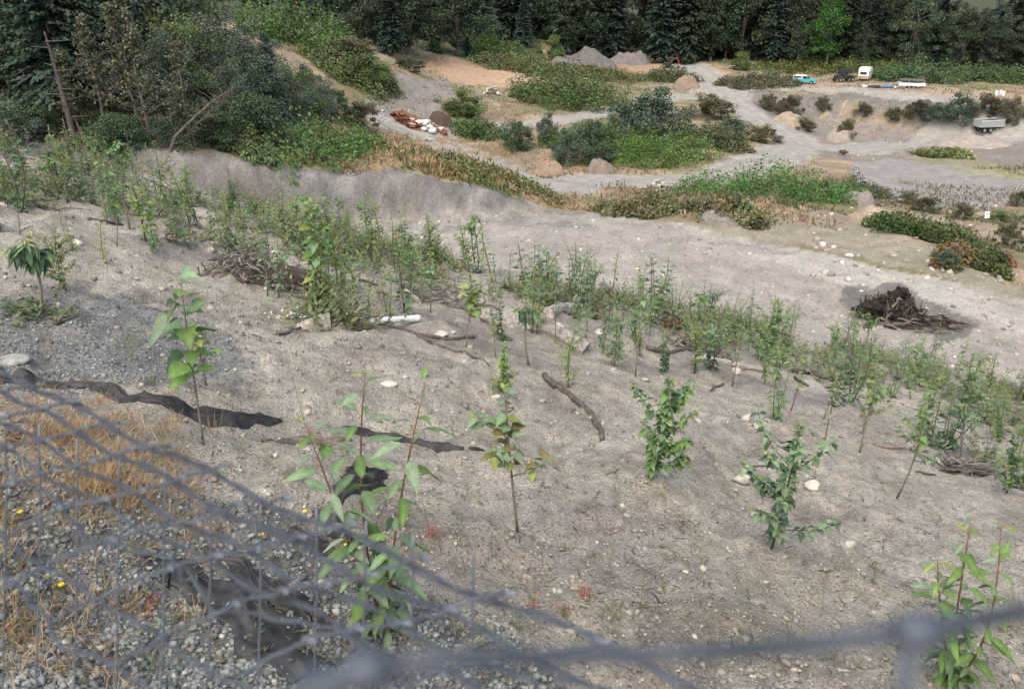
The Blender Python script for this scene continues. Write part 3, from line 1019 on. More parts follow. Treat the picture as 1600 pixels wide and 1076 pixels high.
mb.tube([(0, 0, -.3), (-.06, 0, 1.6), (-.2, .1, 3.4), (-.4, .1, 6.0)], [.17, .145, .11, .04], 9, wob=.06, rng=np.random.default_rng(4))
for k in range(14):
    z = 1.6 + k * .3; a = k * 2.4
    mb.tube([(-.1 - .05 * k * .45, 0, z), (math.cos(a) * 1.1, math.sin(a) * 1.1, z + .1)], [.04, .012], 4, cap=False)
r0 = empty('dead_tree', p, 'thick dark grey trunk with dead branch stubs at the edge of the bank', 'tree'); mb.build('trunk', M_BARK, r0)
# leaning bare tree at (260,235)->(370,135)
mb = MB(); mb.col = (.75, .76, .76); rgl = np.random.default_rng(9)
p = hit(262, 234); p.z -= .1
mb.tube([(0, 0, -.2), (.5, .1, .8), (1.3, .2, 1.5), (2.7, .3, 2.6), (4.2, .4, 3.5)], [.12, .10, .075, .04, .012], 8, wob=.08, rng=rgl)
for k in range(60):
    f = .15 + .8 * rgl.random(); s = Vector((4.2 * f, .4 * f, 3.5 * f)); a = rgl.random() * 6.28; ln = .5 + 1.2 * rgl.random()
    e = s + Vector((math.cos(a) * ln * .8 + .3, math.sin(a) * ln * .6, ln * .6 * rgl.random()))
    mb.tube([s, s.lerp(e, .5) + Vector((0, 0, .1)), e], [.02, .014, .005], 4, cap=False)
r0 = empty('leaning_dead_tree', p, 'fallen grey dead tree leaning right at the foot of the left wood', 'tree'); mb.build('trunk', M_BARK, r0)

for (px, yq, sc_) in [(988, 246, .36), (1002, 262, .45), (975, 252, .4), (1012, 248, .4), (995, 275, .5), (1006, 238, .3)]:
    p = far_spot(px, yq)
    plant_tree('leafy_tree', BRD[int(px) % 2], p, sc_, px, 'small dark tree| in the gap of the far treeline', 'tree', 'small trees in the treeline gap')

# bushes one by one: base px, width px, height px, kind
BUSH = [
    (18, 222, 90, 60, 1, 'dark bush at the far left under the wood'), (70, 214, 80, 70, 0, 'dark bush left of the thick grey trunk'), (185, 228, 90, 60, 0, 'dark bush under the pale bare trunks'), (250, 226, 60, 45, 1, 'low dark bush behind the leaning dead tree'),
    (330, 225, 110, 80, 0, 'round green bush right of the leaning dead tree'), (395, 222, 110, 90, 0, 'big green bush at the right end of the left wood'), (440, 205, 90, 105, 1, 'tall dark bush beside the sandy track'),
    (360, 170, 110, 90, 1, 'grey green bush at the foot of the sandy track'), (505, 185, 90, 55, 0, 'green bush between dark bush and rubbish heap'), (560, 195, 70, 40, 3, 'olive bush left of the rubbish heap'),
    (480, 160, 70, 60, 1, 'grey green bush above the dark tall bush'), (575, 130, 70, 45, 2, 'yellow green bush above the grey cut slope'), (545, 105, 90, 50, 3, 'olive scrub below the dark trees'),
    (808, 233, 55, 52, 0, 'dark round bush at the left end of the traffic island'), (855, 222, 38, 46, 1, 'upright dark bush in the traffic island'), (885, 258, 55, 60, 1, 'blue green bush at the near edge of the traffic island'),
    (928, 238, 75, 58, 0, 'dark dense bush in the middle of the traffic island'), (1020, 215, 130, 78, 1, 'large grey green bush in the traffic island'), (940, 255, 70, 35, 0, 'low dark bush beside the grey boulder'), (975, 200, 60, 35, 1, 'grey green bush behind the traffic island'),
    (1115, 185, 75, 40, 3, 'olive bush where the dirt roads meet'), (1140, 215, 60, 36, 1, 'dull bush right of the bramble island'), (1190, 222, 60, 26, 3, 'scrubby bush on the road bank'),
    (722, 178, 72, 40, 2, 'bright green bush beside the rubbish heap'), (862, 97, 48, 38, 2, 'yellow green bush left of the grey gravel heaps'), (730, 80, 28, 40, 1, 'dark bush on the orange clearing'), (1155, 108, 40, 26, 2, 'yellow green bush under the far trees'),
    (1230, 180, 44, 34, 3, 'grey scrub on the quarry wall below the pickup'), (1285, 172, 26, 22, 3, 'small scrub on the quarry wall'), (1350, 180, 30, 22, 3, 'dark scrub at the foot of the quarry wall'), (1430, 185, 44, 32, 3, 'scrub in front of the quarry wall'),
    (1398, 186, 34, 18, 3, 'low scrub on the quarry bowl floor'), (1460, 186, 50, 26, 1, 'low bush left of the dump trailer'), (1496, 188, 60, 44, 1, 'big grey green bush behind the dump trailer'), (1580, 190, 50, 40, 3, 'grey scrub right of the dump trailer'), (1545, 178, 50, 34, 3, 'grey scrub above the dump trailer'),
    (1318, 220, 30, 38, 3, 'dry scrub on the pale mound by the road'), (1200, 172, 34, 26, 3, 'scrub at the left end of the quarry wall'), (1260, 205, 34, 22, 3, 'dry scrub beside the bending road'),
    (1440, 330, 46, 26, 3, 'grey scrub behind the dirt mound'), (1420, 318, 34, 20, 3, 'scrub on top of the dirt mound'), (1505, 342, 34, 28, 3, 'grey scrub left of the white sign'), (1590, 322, 36, 28, 3, 'grey scrub right of the white sign'),
    (1575, 380, 50, 34, 3, 'dry scrub below the white sign'), (1478, 410, 40, 22, 1, 'small bush on the edge of the bench'), (1560, 345, 40, 16, 2, 'low green bush beside the white sign'),
    (600, 135, 40, 20, 3, 'grey scrub on top of the grey cut slope'), (640, 112, 60, 26, 3, 'dark scrub under the trees on the rise'), (1240, 128, 40, 12, 3, 'low weeds at the near edge of the upper road'),
]
for i, (px, py, w, hpx, k, lab) in enumerate(BUSH):
    p = hit(px, py); kk = ppm(p)
    wm, hm = w / kk, hpx / kk * 1.05
    pr = BSH[k]
    r = plant_tree('bush', pr, p, 1, i * 2.1, lab, 'bush', None)
    r.scale = (wm / 5.0, wm / 5.0, hm / 4.0)
    r.location.z -= 0.1 * hm

BRAM = [  # centre base px, half widths px, height px, colour set, leaf tint
    (895, 168, 95, 44, (0.060, 0.088, 0.036), (0.075, 0.085, 0.04), 'wide olive green bramble mound in the middle of the pit floor'),
    (1040, 258, 90, 40, (0.065, 0.105, 0.030), (0.095, 0.125, 0.045), 'yellow green bramble thicket on the traffic island'),
    (945, 236, 95, 26, (0.058, 0.088, 0.036), (0.075, 0.09, 0.04), 'dense bramble between the bushes of the traffic island'), (1118, 228, 62, 22, (0.075, 0.082, 0.045), (0.10, 0.088, 0.055), 'dull olive bramble at the right end of the traffic island'),
    (745, 215, 45, 14, (0.058, 0.085, 0.040), (0.08, 0.09, 0.05), 'low bramble patch left of the traffic island'),
    (480, 248, 95, 40, (0.052, 0.092, 0.030), (0.07, 0.095, 0.045), 'green bramble bank along the top of the grey cutting'),
    (385, 246, 50, 26, (0.070, 0.088, 0.042), (0.09, 0.09, 0.05), 'olive bramble clump at the edge of the left wood'),
    (1220, 310, 150, 36, (0.052, 0.098, 0.030), (0.075, 0.095, 0.045), 'long green bramble bank beyond the pale bench'),
    (1330, 310, 60, 24, (0.075, 0.085, 0.055), (0.09, 0.085, 0.06), 'grey green bramble clump right of the long bramble bank'),
    (1450, 376, 75, 30, (0.055, 0.072, 0.032), (0.065, 0.075, 0.035), 'dark green thicket at the edge of the bench'),
    (460, 70, 95, 55, (0.055, 0.090, 0.034), (0.075, 0.095, 0.045), 'sloping green bramble bank beside the sandy track'),
    (540, 120, 70, 30, (0.065, 0.080, 0.04), (0.085, 0.085, 0.05), 'olive bramble slope under the dark trees'),
    (900, 68, 75, 18, (0.050, 0.070, 0.038), (0.07, 0.08, 0.045), 'dark bramble band behind the grey gravel heaps'),
    (1000, 72, 40, 14, (0.055, 0.075, 0.04), (0.075, 0.08, 0.05), 'low bramble band in the gap of the treeline'),
    (1480, 129, 110, 20, (0.045, 0.068, 0.036), (0.06, 0.072, 0.04), 'dark bramble hedge behind the flatbed trailer'), (1590, 130, 60, 16, (0.052, 0.072, 0.035), (0.07, 0.08, 0.04), 'bramble hedge at the right end of the upper road'),
    (1280, 112, 90, 9, (0.080, 0.085, 0.035), (0.10, 0.10, 0.04), 'yellowish weedy verge behind the turquoise pickup'), (1365, 108, 60, 10, (0.085, 0.10, 0.04), (0.10, 0.095, 0.05), 'yellow green weeds behind the camper trailer'),
    (1190, 135, 62, 14, (0.080, 0.072, 0.055), (0.10, 0.085, 0.06), 'dark dry bramble strip at the road fork'), (1050, 128, 45, 13, (0.070, 0.082, 0.045), (0.10, 0.085, 0.055), 'bramble clump in front of the excavator'),
    (820, 114, 80, 16, (0.085, 0.088, 0.045), (0.12, 0.10, 0.06), 'dry olive bramble strip behind the wide mound'), (940, 124, 70, 10, (0.10, 0.10, 0.05), (0.13, 0.10, 0.06), 'dry weedy strip below the grey gravel heaps'),
    (1140, 345, 60, 24, (0.10, 0.098, 0.06), (0.13, 0.11, 0.07), 'dry grey weeds at the far edge of the bench'), (1010, 335, 70, 18, (0.11, 0.105, 0.06), (0.15, 0.12, 0.08), 'dry weeds left of the far edge mound'),
    (780, 288, 90, 14, (0.10, 0.105, 0.045), (0.16, 0.125, 0.07), 'yellowish weeds on top of the grey cutting'), (1530, 395, 60, 24, (0.085, 0.085, 0.05), (0.16, 0.10, 0.06), 'reddish dry scrub below the white sign'),
    (560, 60, 60, 26, (0.045, 0.07, 0.036), (0.06, 0.08, 0.04), 'dark undergrowth under the trees above the green bank'), (770, 88, 60, 24, (0.06, 0.085, 0.035), (0.08, 0.095, 0.04), 'green undergrowth around the light leafy tree'),
    (1480, 246, 40, 8, (0.10, 0.105, 0.05), (0.13, 0.12, 0.06), 'low weeds on the flat ground below the dump trailer'), (150, 236, 60, 14, (0.05, 0.065, 0.04), (0.07, 0.075, 0.05), 'low undergrowth at the lip of the bank below the wood'),
]
for i, (px, py, w, hpx, c1, c2, lab) in enumerate(BRAM):
    p = hit(px, py); kk = ppm(p)
    wm, hm = w / kk, max(0.4, hpx / kk * 1.0)
    dep = min(wm * 0.8, 9) if i != 5 else 6
    pr = bramble_mesh(500 + i, wm, dep, hm, c1, (0.17 if kk > 12 else 0.26) * (1.0 + .05 * min(wm, 14)), int(min(9000, 2600 + 900 * wm)), c2)
    # let the thicket follow the land
    for me in pr:
        n = len(me.vertices); co = np.empty(n * 3, np.float32); me.vertices.foreach_get('co', co); co = co.reshape(-1, 3)
        co[:, 2] += H(co[:, 0] + p.x, co[:, 1] + p.y + dep * .5) - Hs(p.x, p.y + dep * .5)
        me.vertices.foreach_set('co', co.ravel()); me.update()
    q = Vector((p.x, p.y + dep * .5, Hs(p.x, p.y + dep * .5)))
    plant_tree('bramble_thicket', pr, q, 1, 0, lab, 'bramble', None, parts=('foliage', 'stems'))
# ------------------------------------------------------------------ saplings
TONES = [(0.150, 0.240, 0.128), (0.135, 0.230, 0.072), (0.210, 0.260, 0.080), (0.200, 0.275, 0.180), (0.190, 0.170, 0.070), (0.060, 0.108, 0.062)]
ST = np.array([0.0, 0.12, 0.30, 0.55, 0.80, 1.0])
SHAPES = {'heart': np.array([0.02, 0.26, 0.37, 0.30, 0.13, 0.0]), 'lance': np.array([0.02, 0.11, 0.18, 0.17, 0.09, 0.0])}


def leaf_template(shape, curl=0.22, fold=0.16):
    w = SHAPES[shape]
    V = []; F = []
    for s, h in zip(ST, w):
        z = -curl * s * s
        V += [(-h, s, z + fold * h * 1.4), (0, s, z), (h, s, z + fold * h * 1.4)]
    for i in range(len(ST) - 1):
        a = i * 3
        F += [(a, a + 1, a + 4, a + 3), (a + 1, a + 2, a + 5, a + 4)]
    return np.array(V), np.array(F)


LEAF_ME = {}
for sh_ in SHAPES:
    for tn_ in range(6):
        for v_ in range(4):
            V_, F_ = leaf_template(sh_, 0.08 + 0.17 * v_, (0.12, .3, .2, .42)[v_])
            V_ = V_ * np.array([1 - .10 * (v_ == 2), 1, 1]); V_[:, 2] += (.0, .10, -.12, .16)[v_] * V_[:, 0] * V_[:, 1] * 2 + .03 * np.sin(V_[:, 1] * 14 + V_[:, 0] * 9)
            jag = 1 + 0.06 * RNG.normal(size=(len(V_), 1))
            V_ = V_ * np.concatenate([jag, np.ones_like(jag), np.ones_like(jag)], 1)
            t_ = np.tile(np.array(TONES[tn_]), (len(V_), 1))
            t_[1::3] *= 1.35; t_ *= (.9 + .2 * RNG.random((len(t_), 1)))
            LEAF_ME[(sh_, tn_, v_)] = mesh_np('leaf', V_, F_, M_LEAF, t_, smooth=True)


def basis(d, n):
    y = Vector(d).normalized(); n = Vector(n)
    x = y.cross(n)
    if x.length < 1e-4: x = y.orthogonal()
    x.normalize(); z = x.cross(y)
    return Matrix((x, y, z)).transposed()


def sapling_plan(rg, Hh, style, top=(0, 0), L=0.12, dens=1.0, tones=(0, 1, 3)):
    """stems [(points, r0, r1)] and leaves [(pos, dir, size, tone)] of a planted cutting; top = sideways lean in metres"""
    stems = []; leaves = []

    def stem_line(a, b, bow=0.05, k=6):
        a = Vector(a); b = Vector(b); w = Vector((rg.normal(), rg.normal(), 0)) * bow * (b - a).length
        return [a.lerp(b, i / k) + w * math.sin(math.pi * i / k) for i in range(k + 1)]

    def along(pts, f):
        q = f * (len(pts) - 1); i = min(int(q), len(pts) - 2)
        return pts[i].lerp(pts[i + 1], q - i)

    def dress(pts, f0, f1, n, L, el0, el1, az0=None):
        az = rg.random() * 6.28
        for i in range(n):
            f = f0 + (f1 - f0) * ((i + rg.random() * .6) / max(1, n))
            az += 2.4 + 0.3 * rg.normal()
            el = el0 + (el1 - el0) * f + 0.25 * rg.normal()
            p = along(pts, min(f, 1))
            d = Vector((math.cos(az) * math.cos(el), math.sin(az) * math.cos(el), math.sin(el)))
            s = L * (0.65 + 0.6 * rg.random()) * (1.0 if f < .85 else 0.6)
            tn = tones[rg.integers(0, len(tones))]
            if f > .93 and rg.random() < .6: tn = 2
            pet = p + d * s * 0.22 + Vector((0, 0, 0.02))
            if L > .1: stems.append(([p, pet], 0.0022, 0.0015))
            leaves.append((pet, d, s, tn))

    topv = Vector((top[0], top[1], Hh))
    if style == 'whip':
        m = stem_line((0, 0, -.05), topv, .03)
        stems.append((m, .011, .004)); dress(m, .42, 1.0, int(14 * dens), L, -.6, .25)
    elif style == 'multi':
        for k in range(3):
            m = stem_line((0.03 * (k - 1), 0, -.05), topv * (1.0, .97, .84)[k] + Vector(((-.02, .20, -.24)[k] * Hh * .75, rg.normal() * .08, 0)), .05)
            stems.append((m, .010, .0035)); dress(m, .04, .45, int(9 * dens), L * 1.05, -.5, .1); dress(m, .4, 1.0, int(10 * dens), L, -.3, .3)
    elif style == 'bushy':
        m = stem_line((0, 0, -.05), topv, .03)
        stems.append((m, .014, .004)); dress(m, .12, 1.0, int(34 * dens), L * .9, -.6, .4)
        for k in range(9):
            a = rg.random() * 6.28; s = along(m, .10 + .6 * rg.random())
            ln = Hh * (.24 + .26 * rg.random())
            b = stem_line(s, s + Vector((math.cos(a) * ln * .85, math.sin(a) * ln * .85, ln * .6)), .06, 4)
            stems.append((b, .006, .003)); dress(b, .25, 1.0, int(8 * dens), L * .75, -.7, .2)
    elif style == 'umbrella':
        m = stem_line((0, 0, -.05), topv, .03)
        stems.append((m, .020, .010)); dress(m, .68, 1.0, int(30 * dens), L, -.7, -.3)
        for k in range(5):
            a = k * 1.3; s = along(m, .72 + .06 * k * .8); ln = Hh * .2
            b = stem_line(s, s + Vector((math.cos(a) * ln, math.sin(a) * ln, ln * .35)), .06, 4)
            stems.append((b, .006, .003)); dress(b, .4, 1.0, int(8 * dens), L, -1.0, -.5)
    elif style == 'column':
        m = stem_line((0, 0, -.05), topv, .02)
        stems.append((m, .013, .004)); dress(m, .08, 1.0, int(60 * dens), L, -.5, .5)
    elif style == 'top':
        m = stem_line((0, 0, -.05), topv, .03)
        stems.append((m, .014, .006)); dress(m, .50, 1.0, int(18 * dens), L, -.5, .4)
        for k in range(3):
            a = rg.random() * 6.28; s = along(m, .45 + .12 * k); ln = Hh * .2
            b = stem_line(s, s + Vector((math.cos(a) * ln, math.sin(a) * ln, ln * .7)), .06, 4)
            stems.append((b, .006, .003)); dress(b, .35, 1.0, int(6 * dens), L * .85, -.5, .2)
    return stems, leaves


def stem_mesh(stems, col, n=5):
    mb = MB(); mb.col = col
    for pts, r0, r1 in stems:
        k = len(pts) - 1
        mb.tube(pts, [r0 + (r1 - r0) * i / k for i in range(k + 1)], n if r0 > .004 else 3, cap=r0 > .004)
    return mb.mesh('stem', M_STEM, smooth=True)


def foliage_mesh(leaves, shape, rg, lod=0):
    if lod:
        P = np.array([l[0] for l in leaves]); D = np.array([l[1] for l in leaves]); S = np.array([l[2] for l in leaves])
        T = np.array([TONES[l[3]] for l in leaves]) * (0.88 + 0.24 * rg.random((len(leaves), 1)))
        Nn = np.array([0, 0, 1.]) + 0.25 * rg.normal(size=(len(P), 3))
        return leafy('foliage', M_LEAF, P, D, Nn, S, S * (0.75 if shape == 'heart' else .38), T, .1)
    Vt, Ft = leaf_template(shape)
    Vs = []; Fs = []; Ts = []
    for i, (p, d, s, tn) in enumerate(leaves):
        B = np.array(basis(d, Vector((rg.normal() * .25, rg.normal() * .25, 1))))
        Vs.append((Vt * s) @ B.T + np.array(p)); Fs.append(Ft + i * len(Vt))
        t = np.tile(np.array(TONES[tn]) * (0.88 + .24 * rg.random()), (len(Vt), 1)); t[1::3] *= 1.15
        Ts.append(t)
    return mesh_np('foliage', np.concatenate(Vs), np.concatenate(Fs), M_LEAF, np.concatenate(Ts), smooth=True)


def lean_from_px(p, top_px, base_px):
    """height and sideways lean of an upright thing from its base point and the pixel of its top"""
    d = ray(*top_px)
    t = p.y / d[1]
    # let it stand in the plane y = const through its base
    return t * d[2] + ZC - p.z, t * d[0] - p.x


BARKS = {'grey': (1.0, 1.0, 1.0), 'red': (1.0, .62, .48), 'dark': (.55, .5, .45), 'green': (.8, 1.0, .6)}
# base px, top px, style, leaf length m, shape, tones, density, bark, label
NEAR = [
    ((318, 695), (284, 425), 'whip', .19, 'heart', (1, 1, 0, 3), 1.1, 'grey', 'sapling with very large green leaves, standing just behind the black fabric strip'),
    ((322, 603), (303, 500), 'top', .09, 'heart', (1, 2), .7, 'grey', 'thin small sapling behind the large leaved sapling near the black fabric strip'),
    ((604, 985), (585, 560), 'multi', .18, 'lance', (0, 0, 3, 1), 1.25, 'red', 'tallest nearest sapling with three reddish stems, growing beside the black fabric'),
    ((1488, 1068), (1520, 815), 'multi', .15, 'lance', (0, 1, 1, 3), 1.3, 'red', 'red stemmed leafy sapling behind the thick blurred wire knot'),
    ((810, 832), (788, 600), 'top', .13, 'heart', (0, 2, 4, 3), 1.0, 'grey', 'sapling with a bare grey foot and yellowish brown middle leaves'),
    ((1012, 745), (1046, 590), 'bushy', .12, 'heart', (0, 1, 1, 5), 1.25, 'grey', 'bushiest sapling, right of the thick curved stick, green down to the ground'),
    ((1205, 856), (1248, 660), 'bushy', .12, 'heart', (0, 0, 5, 3), 1.0, 'dark', 'spreading sapling with bluish leaves beside the flat pale rock'),
    ((1400, 778), (1448, 615), 'top', .11, 'heart', (0, 1, 3), .9, 'grey', 'leaning grey stemmed sapling left of the brush pile'),
    ((1343, 708), (1372, 575), 'top', .10, 'heart', (0, 1, 2), .9, 'grey', 'sapling with a green clump at the head, left of the long thin branch'),
    ((1288, 690), (1306, 590), 'whip', .09, 'lance', (0, 3), 1.0, 'red', 'sparse twiggy sapling behind the spreading bluish sapling'),
    ((1212, 655), (1218, 545), 'multi', .10, 'lance', (0, 1, 3), 1.2, 'green', 'slim three stemmed sapling right of the two round white stones'),
    ((993, 588), (1008, 408), 'whip', .10, 'heart', (0, 1), 1.4, 'grey', 'tall slim sapling that overlaps the pale bench, right of the grey log'),
    ((888, 605), (905, 490), 'bushy', .09, 'lance', (1, 2, 0), .7, 'green', 'yellow green sapling above the thick curved stick'),
    ((827, 570), (826, 470), 'umbrella', .12, 'lance', (5, 1, 0), .9, 'grey', 'sapling with drooping head on a bare stem, below the half buried log'),
    ((727, 543), (737, 430), 'top', .14, 'heart', (2, 2, 1), .8, 'grey', 'pale yellow green large leaved sapling right of the white pipe'),
    ((774, 556), (772, 488), 'whip', .07, 'heart', (2,), .7, 'grey', 'bare grey stick with a tiny yellow top'),
    ((782, 610), (788, 535), 'bushy', .09, 'heart', (2, 1), .55, 'green', 'short yellow green bushy sapling in front of the bare stick'),
    ((672, 488), (672, 398), 'top', .10, 'heart', (0, 1), 1.0, 'grey', 'straight sapling standing just above the white pipe'),
    ((497, 495), (487, 312), 'column', .17, 'heart', (1, 1, 0, 2), 1.0, 'green', 'tall dense bright green column sapling beside the dark root heap'),
    ((62, 492), (42, 372), 'umbrella', .17, 'lance', (0, 5, 3), 1.25, 'grey', 'umbrella shaped sapling with drooping dark leaves at the left edge'),
    ((104, 455), (88, 350), 'bushy', .08, 'heart', (2, 0, 4), .8, 'grey', 'pale speckled sapling right of the umbrella shaped one'),
    ((182, 385), (156, 250), 'whip', .12, 'heart', (0, 1, 5), 1.7, 'grey', 'tall leaning sapling with a yellow crown in front of the grey bank'),
    ((240, 392), (226, 300), 'column', .10, 'heart', (0, 1), .7, 'grey', 'leaning sapling with a round lime green head, left of the dark root heap'),
    ((119, 312), (108, 245), 'top', .10, 'heart', (0, 1), 1.0, 'grey', 'small topped sapling above the long fallen log'),
    ((1172, 535), (1177, 450), 'column', .08, 'heart', (5, 0), .9, 'dark', 'dark narrow column sapling that overlaps the pale bench'),
    ((1102, 515), (1100, 452), 'whip', .09, 'heart', (5, 0), 1.0, 'dark', 'thin dark sapling with one round leaf at its tip'),
    ((1502, 725), (1508, 628), 'umbrella', .09, 'lance', (0, 5), .9, 'grey', 'shaggy sapling rising out of the brush pile'),
    ((1572, 770), (1578, 675), 'bushy', .09, 'heart', (5, 1, 0), .8, 'dark', 'dark bushy sapling at the right edge beside the brush pile'),
    ((1560, 690), (1550, 600), 'multi', .09, 'heart', (0, 1), 1.0, 'green', 'many stemmed sapling behind the shaggy one near the right edge'),
    ((1195, 600), (1200, 515), 'bushy', .09, 'heart', (0, 1), .6, 'green', 'rounded sapling just above the pale log'),
    ((548, 505), (545, 395), 'column', .08, 'lance', (0, 3, 1), .8, 'green', 'slender sapling between the bright green column and the white pipe'),
    ((360, 350), (355, 300), 'top', .10, 'heart', (0, 1), 1.0, 'grey', 'small sapling above the dark root heap'),
    ((855, 450), (842, 395), 'whip', .11, 'heart', (5, 1), 1.0, 'grey', 'dark leaved sapling at the upper end of the half buried log'),
    ((1060, 470), (1055, 440), 'whip', .08, 'heart', (0, 1), 1.0, 'grey', 'thin sapling behind the root ball'),
    ((640, 450), (636, 375), 'bushy', .09, 'heart', (0, 1), .6, 'green', 'green sapling in front of the grey bank, above the white pipe'),
    ((1440, 690), (1450, 640), 'multi', .09, 'lance', (0, 1), .8, 'red', 'low red stemmed sapling behind the leaning grey stemmed one'),
]
for i, (b, t, style, L, shape, tones, dens, bark, lab) in enumerate(NEAR):
    kL, kD = {'bushy': (.90, 3.4), 'multi': (1.02, 1.9), 'whip': (1.22, 1.6), 'top': (1.05, 1.9), 'umbrella': (1.0, 1.6), 'column': (1.1, 1.35)}[style]
    L *= kL; dens *= kD
    p = hit(*b)
    h, lx = lean_from_px(p, t, b)
    h = max(.35, h)
    rg = np.random.default_rng(700 + i)
    stems, leaves = sapling_plan(rg, h, style, (lx, -.05), L, dens, tones)
    root = empty('sapling', p, lab, 'sapling', 'young trees planted on the slope')
    obj('stem', stem_mesh(stems, BARKS[bark]), root)
    if L * ppm(p) > 8.5:
        for (q, d, s, tn) in leaves:
            B = basis(d, Vector((rg.normal() * .3, rg.normal() * .3, 1))).to_4x4()
            m4 = Matrix.Translation(q) @ B @ Matrix.Diagonal((s * (0.85 + .3 * rg.random()), s, s, 1))
            obj('leaf', LEAF_ME[(shape, tn, int(rg.integers(0, 4)))], root, mat4=m4)
    else:
        obj('foliage', foliage_mesh(leaves, shape, rg), root)

# the band of young trees along the brow of the slope
BAND = []
for i in range(14):
    rg = np.random.default_rng(800 + i)
    style = ['bushy', 'column', 'multi', 'top', 'bushy', 'whip', 'column', 'bushy', 'multi', 'top', 'umbrella', 'bushy', 'column', 'multi'][i]
    tones = [(0, 1), (1, 2), (0, 3), (0, 5), (1, 0)][i % 5]
    stems, leaves = sapling_plan(rg, 1.0, style, (rg.normal() * .08, rg.normal() * .05), .085 + .03 * rg.random(), 1.15 if style != 'column' else .8, tones)
    BAND.append((foliage_mesh(leaves, 'heart' if i % 3 else 'lance', rg, 1), stem_mesh(stems, BARKS[('grey', 'green', 'dark')[i % 3]], 4), style, tones))
BX = [-200, 0, 350, 650, 900, 1200, 1600, 1900]
B_TOP = [195, 236, 308, 396, 455, 516, 618, 695]
B_BOT = [290, 300, 385, 440, 500, 570, 700, 780]
ZN = [(130, 'at the far left below the wood'), (330, 'below the grey bank'), (520, 'behind the dark root heap'), (700, 'above the white pipe'),
      (930, 'behind the half buried log'), (1130, 'around the root ball'), (1330, 'below the charred pile'), (1480, 'right of the charred pile'), (9999, 'above the brush pile')]
LOOK = {'bushy': 'bushy', 'column': 'narrow leafy', 'multi': 'many stemmed', 'top': 'bare footed', 'whip': 'sparse thin', 'umbrella': 'drooping'}
HUE = {(0, 1): 'green', (1, 2): 'yellow green', (0, 3): 'grey green', (0, 5): 'dark green', (1, 0): 'mid green'}
rg = np.random.default_rng(850)
SPOTS = []
for i in range(262):
    px = rg.uniform(-120, 1720)
    a = np.interp(px, BX, B_TOP); b = np.interp(px, BX, B_BOT)
    f = rg.random() ** (1.7 if i < 172 else .8)
    if i >= 172: a = b - 30; b = b + 70
    p = hit(px, a + (b - a) * f)
    if p.y > 27: continue
    k = int(rg.integers(0, 14))
    fol, stm, style, tones = BAND[k]
    s = (0.75 + 0.75 * rg.random()) * (1.15 - .25 * f) * (.92 if px < 250 else 1)
    z = [q for lim, q in ZN if px < lim][0]
    root = empty('sapling', p, f'{HUE[tones]} {LOOK[style]} sapling| {z}', 'sapling', f'{HUE[tones]} {LOOK[style]} saplings {z}')
    root.rotation_euler = (rg.normal() * .06, rg.normal() * .06, rg.random() * 6.28)
    w = s * (0.8 + .5 * rg.random())
    root.scale = (w, w, s)
    obj('foliage', fol, root); obj('stem', stm, root)
    SPOTS.append(p)


# ------------------------------------------------------------------ weeds and grasses nobody could count
def weeds_mesh(name, pts, hts, rg, tones, per=14, wd=.32, size=.10, mat=None):
    P = []; D = []; S = []; T = []
    for p, h in zip(pts, hts):
        c = np.array(tones[rg.integers(0, len(tones))]) * (0.8 + .4 * rg.random())
        lean = rg.normal(size=2) * .14 * h
        for j in range(per):
            f = (j + rg.random()) / per
            az = rg.random() * 6.28; el = .2 + .7 * f
            P.append((p[0] + lean[0] * f + rg.normal() * .02, p[1] + lean[1] * f + rg.normal() * .02, p[2] + h * f))
            D.append((math.cos(az) * math.cos(el), math.sin(az) * math.cos(el), math.sin(el)))
            S.append(size * (0.6 + .7 * rg.random()) * (1.15 - .6 * f)); T.append(c * (0.85 + .3 * rg.random()))
    P = np.array(P); D = np.array(D); S = np.array(S); T = np.array(T)
    Nn = np.array([0, 0, 1.]) + .3 * rg.normal(size=(len(P), 3))
    return leafy(name, mat or M_LEAF, P, D, Nn, S, S * wd, T, .1)


rg = np.random.default_rng(860)
pts = []; hts = []
px = rg.uniform(-200, 1800, 5200); f = rg.random(5200) ** 2.2
a = np.interp(px, BX, B_TOP); b = np.interp(px, BX, B_BOT)
Q = near_hits(px, a + (b - a) * f)
ok = (fbm(px * .012, f * 2.0, 5, 3) > -.12 + f * .25) & (Q[:, 1] < 27.2)
pts += [tuple(q) for q in Q[ok]]; hts += list((.16 + .40 * rg.random(ok.sum())) * (1.1 - .5 * f[ok]))
px = rg.uniform(-150, 620, 2000); a = np.interp(px, BX, B_TOP); b = np.interp(px, BX, B_BOT) + 18
Q = near_hits(px, a + (b - a) * rg.random(2000) ** 1.2)
ok = (Q[:, 1] < 27) & (fbm(Q[:, 0] * .5, Q[:, 1] * .5, 15, 3) > -.02)
pts += [tuple(q) for q in Q[ok]]; hts += list(.2 + .42 * rg.random(ok.sum()))
for (px, py, n, r, h) in [(540, 505, 70, .35, .8), (505, 500, 40, .25, .7), (950, 470, 40, .5, .5), (1100, 520, 60, .7, .6), (1160, 530, 60, .7, .6), (640, 440, 50, .7, .5), (860, 470, 50, .6, .5),
                          (1560, 740, 50, .45, .5), (62, 492, 20, .2, .15), (130, 245, 60, 1.0, .8), (40, 240, 70, 1.2, .9)]:
    c = hit(px, py)
    for k in range(n):
        x = c.x + rg.normal() * r; y = c.y + rg.normal() * r
        pts.append((x, y, Hs(x, y))); hts.append(h * (.5 + .6 * rg.random()))
WT = [(0.180, 0.245, 0.135), (0.200, 0.265, 0.155), (0.145, 0.215, 0.098), (0.235, 0.260, 0.120), (0.22, 0.20, 0.125)]
tag(obj('weeds', weeds_mesh('weeds', pts, hts, rg, WT, 13, .40, .13)), kind='stuff')
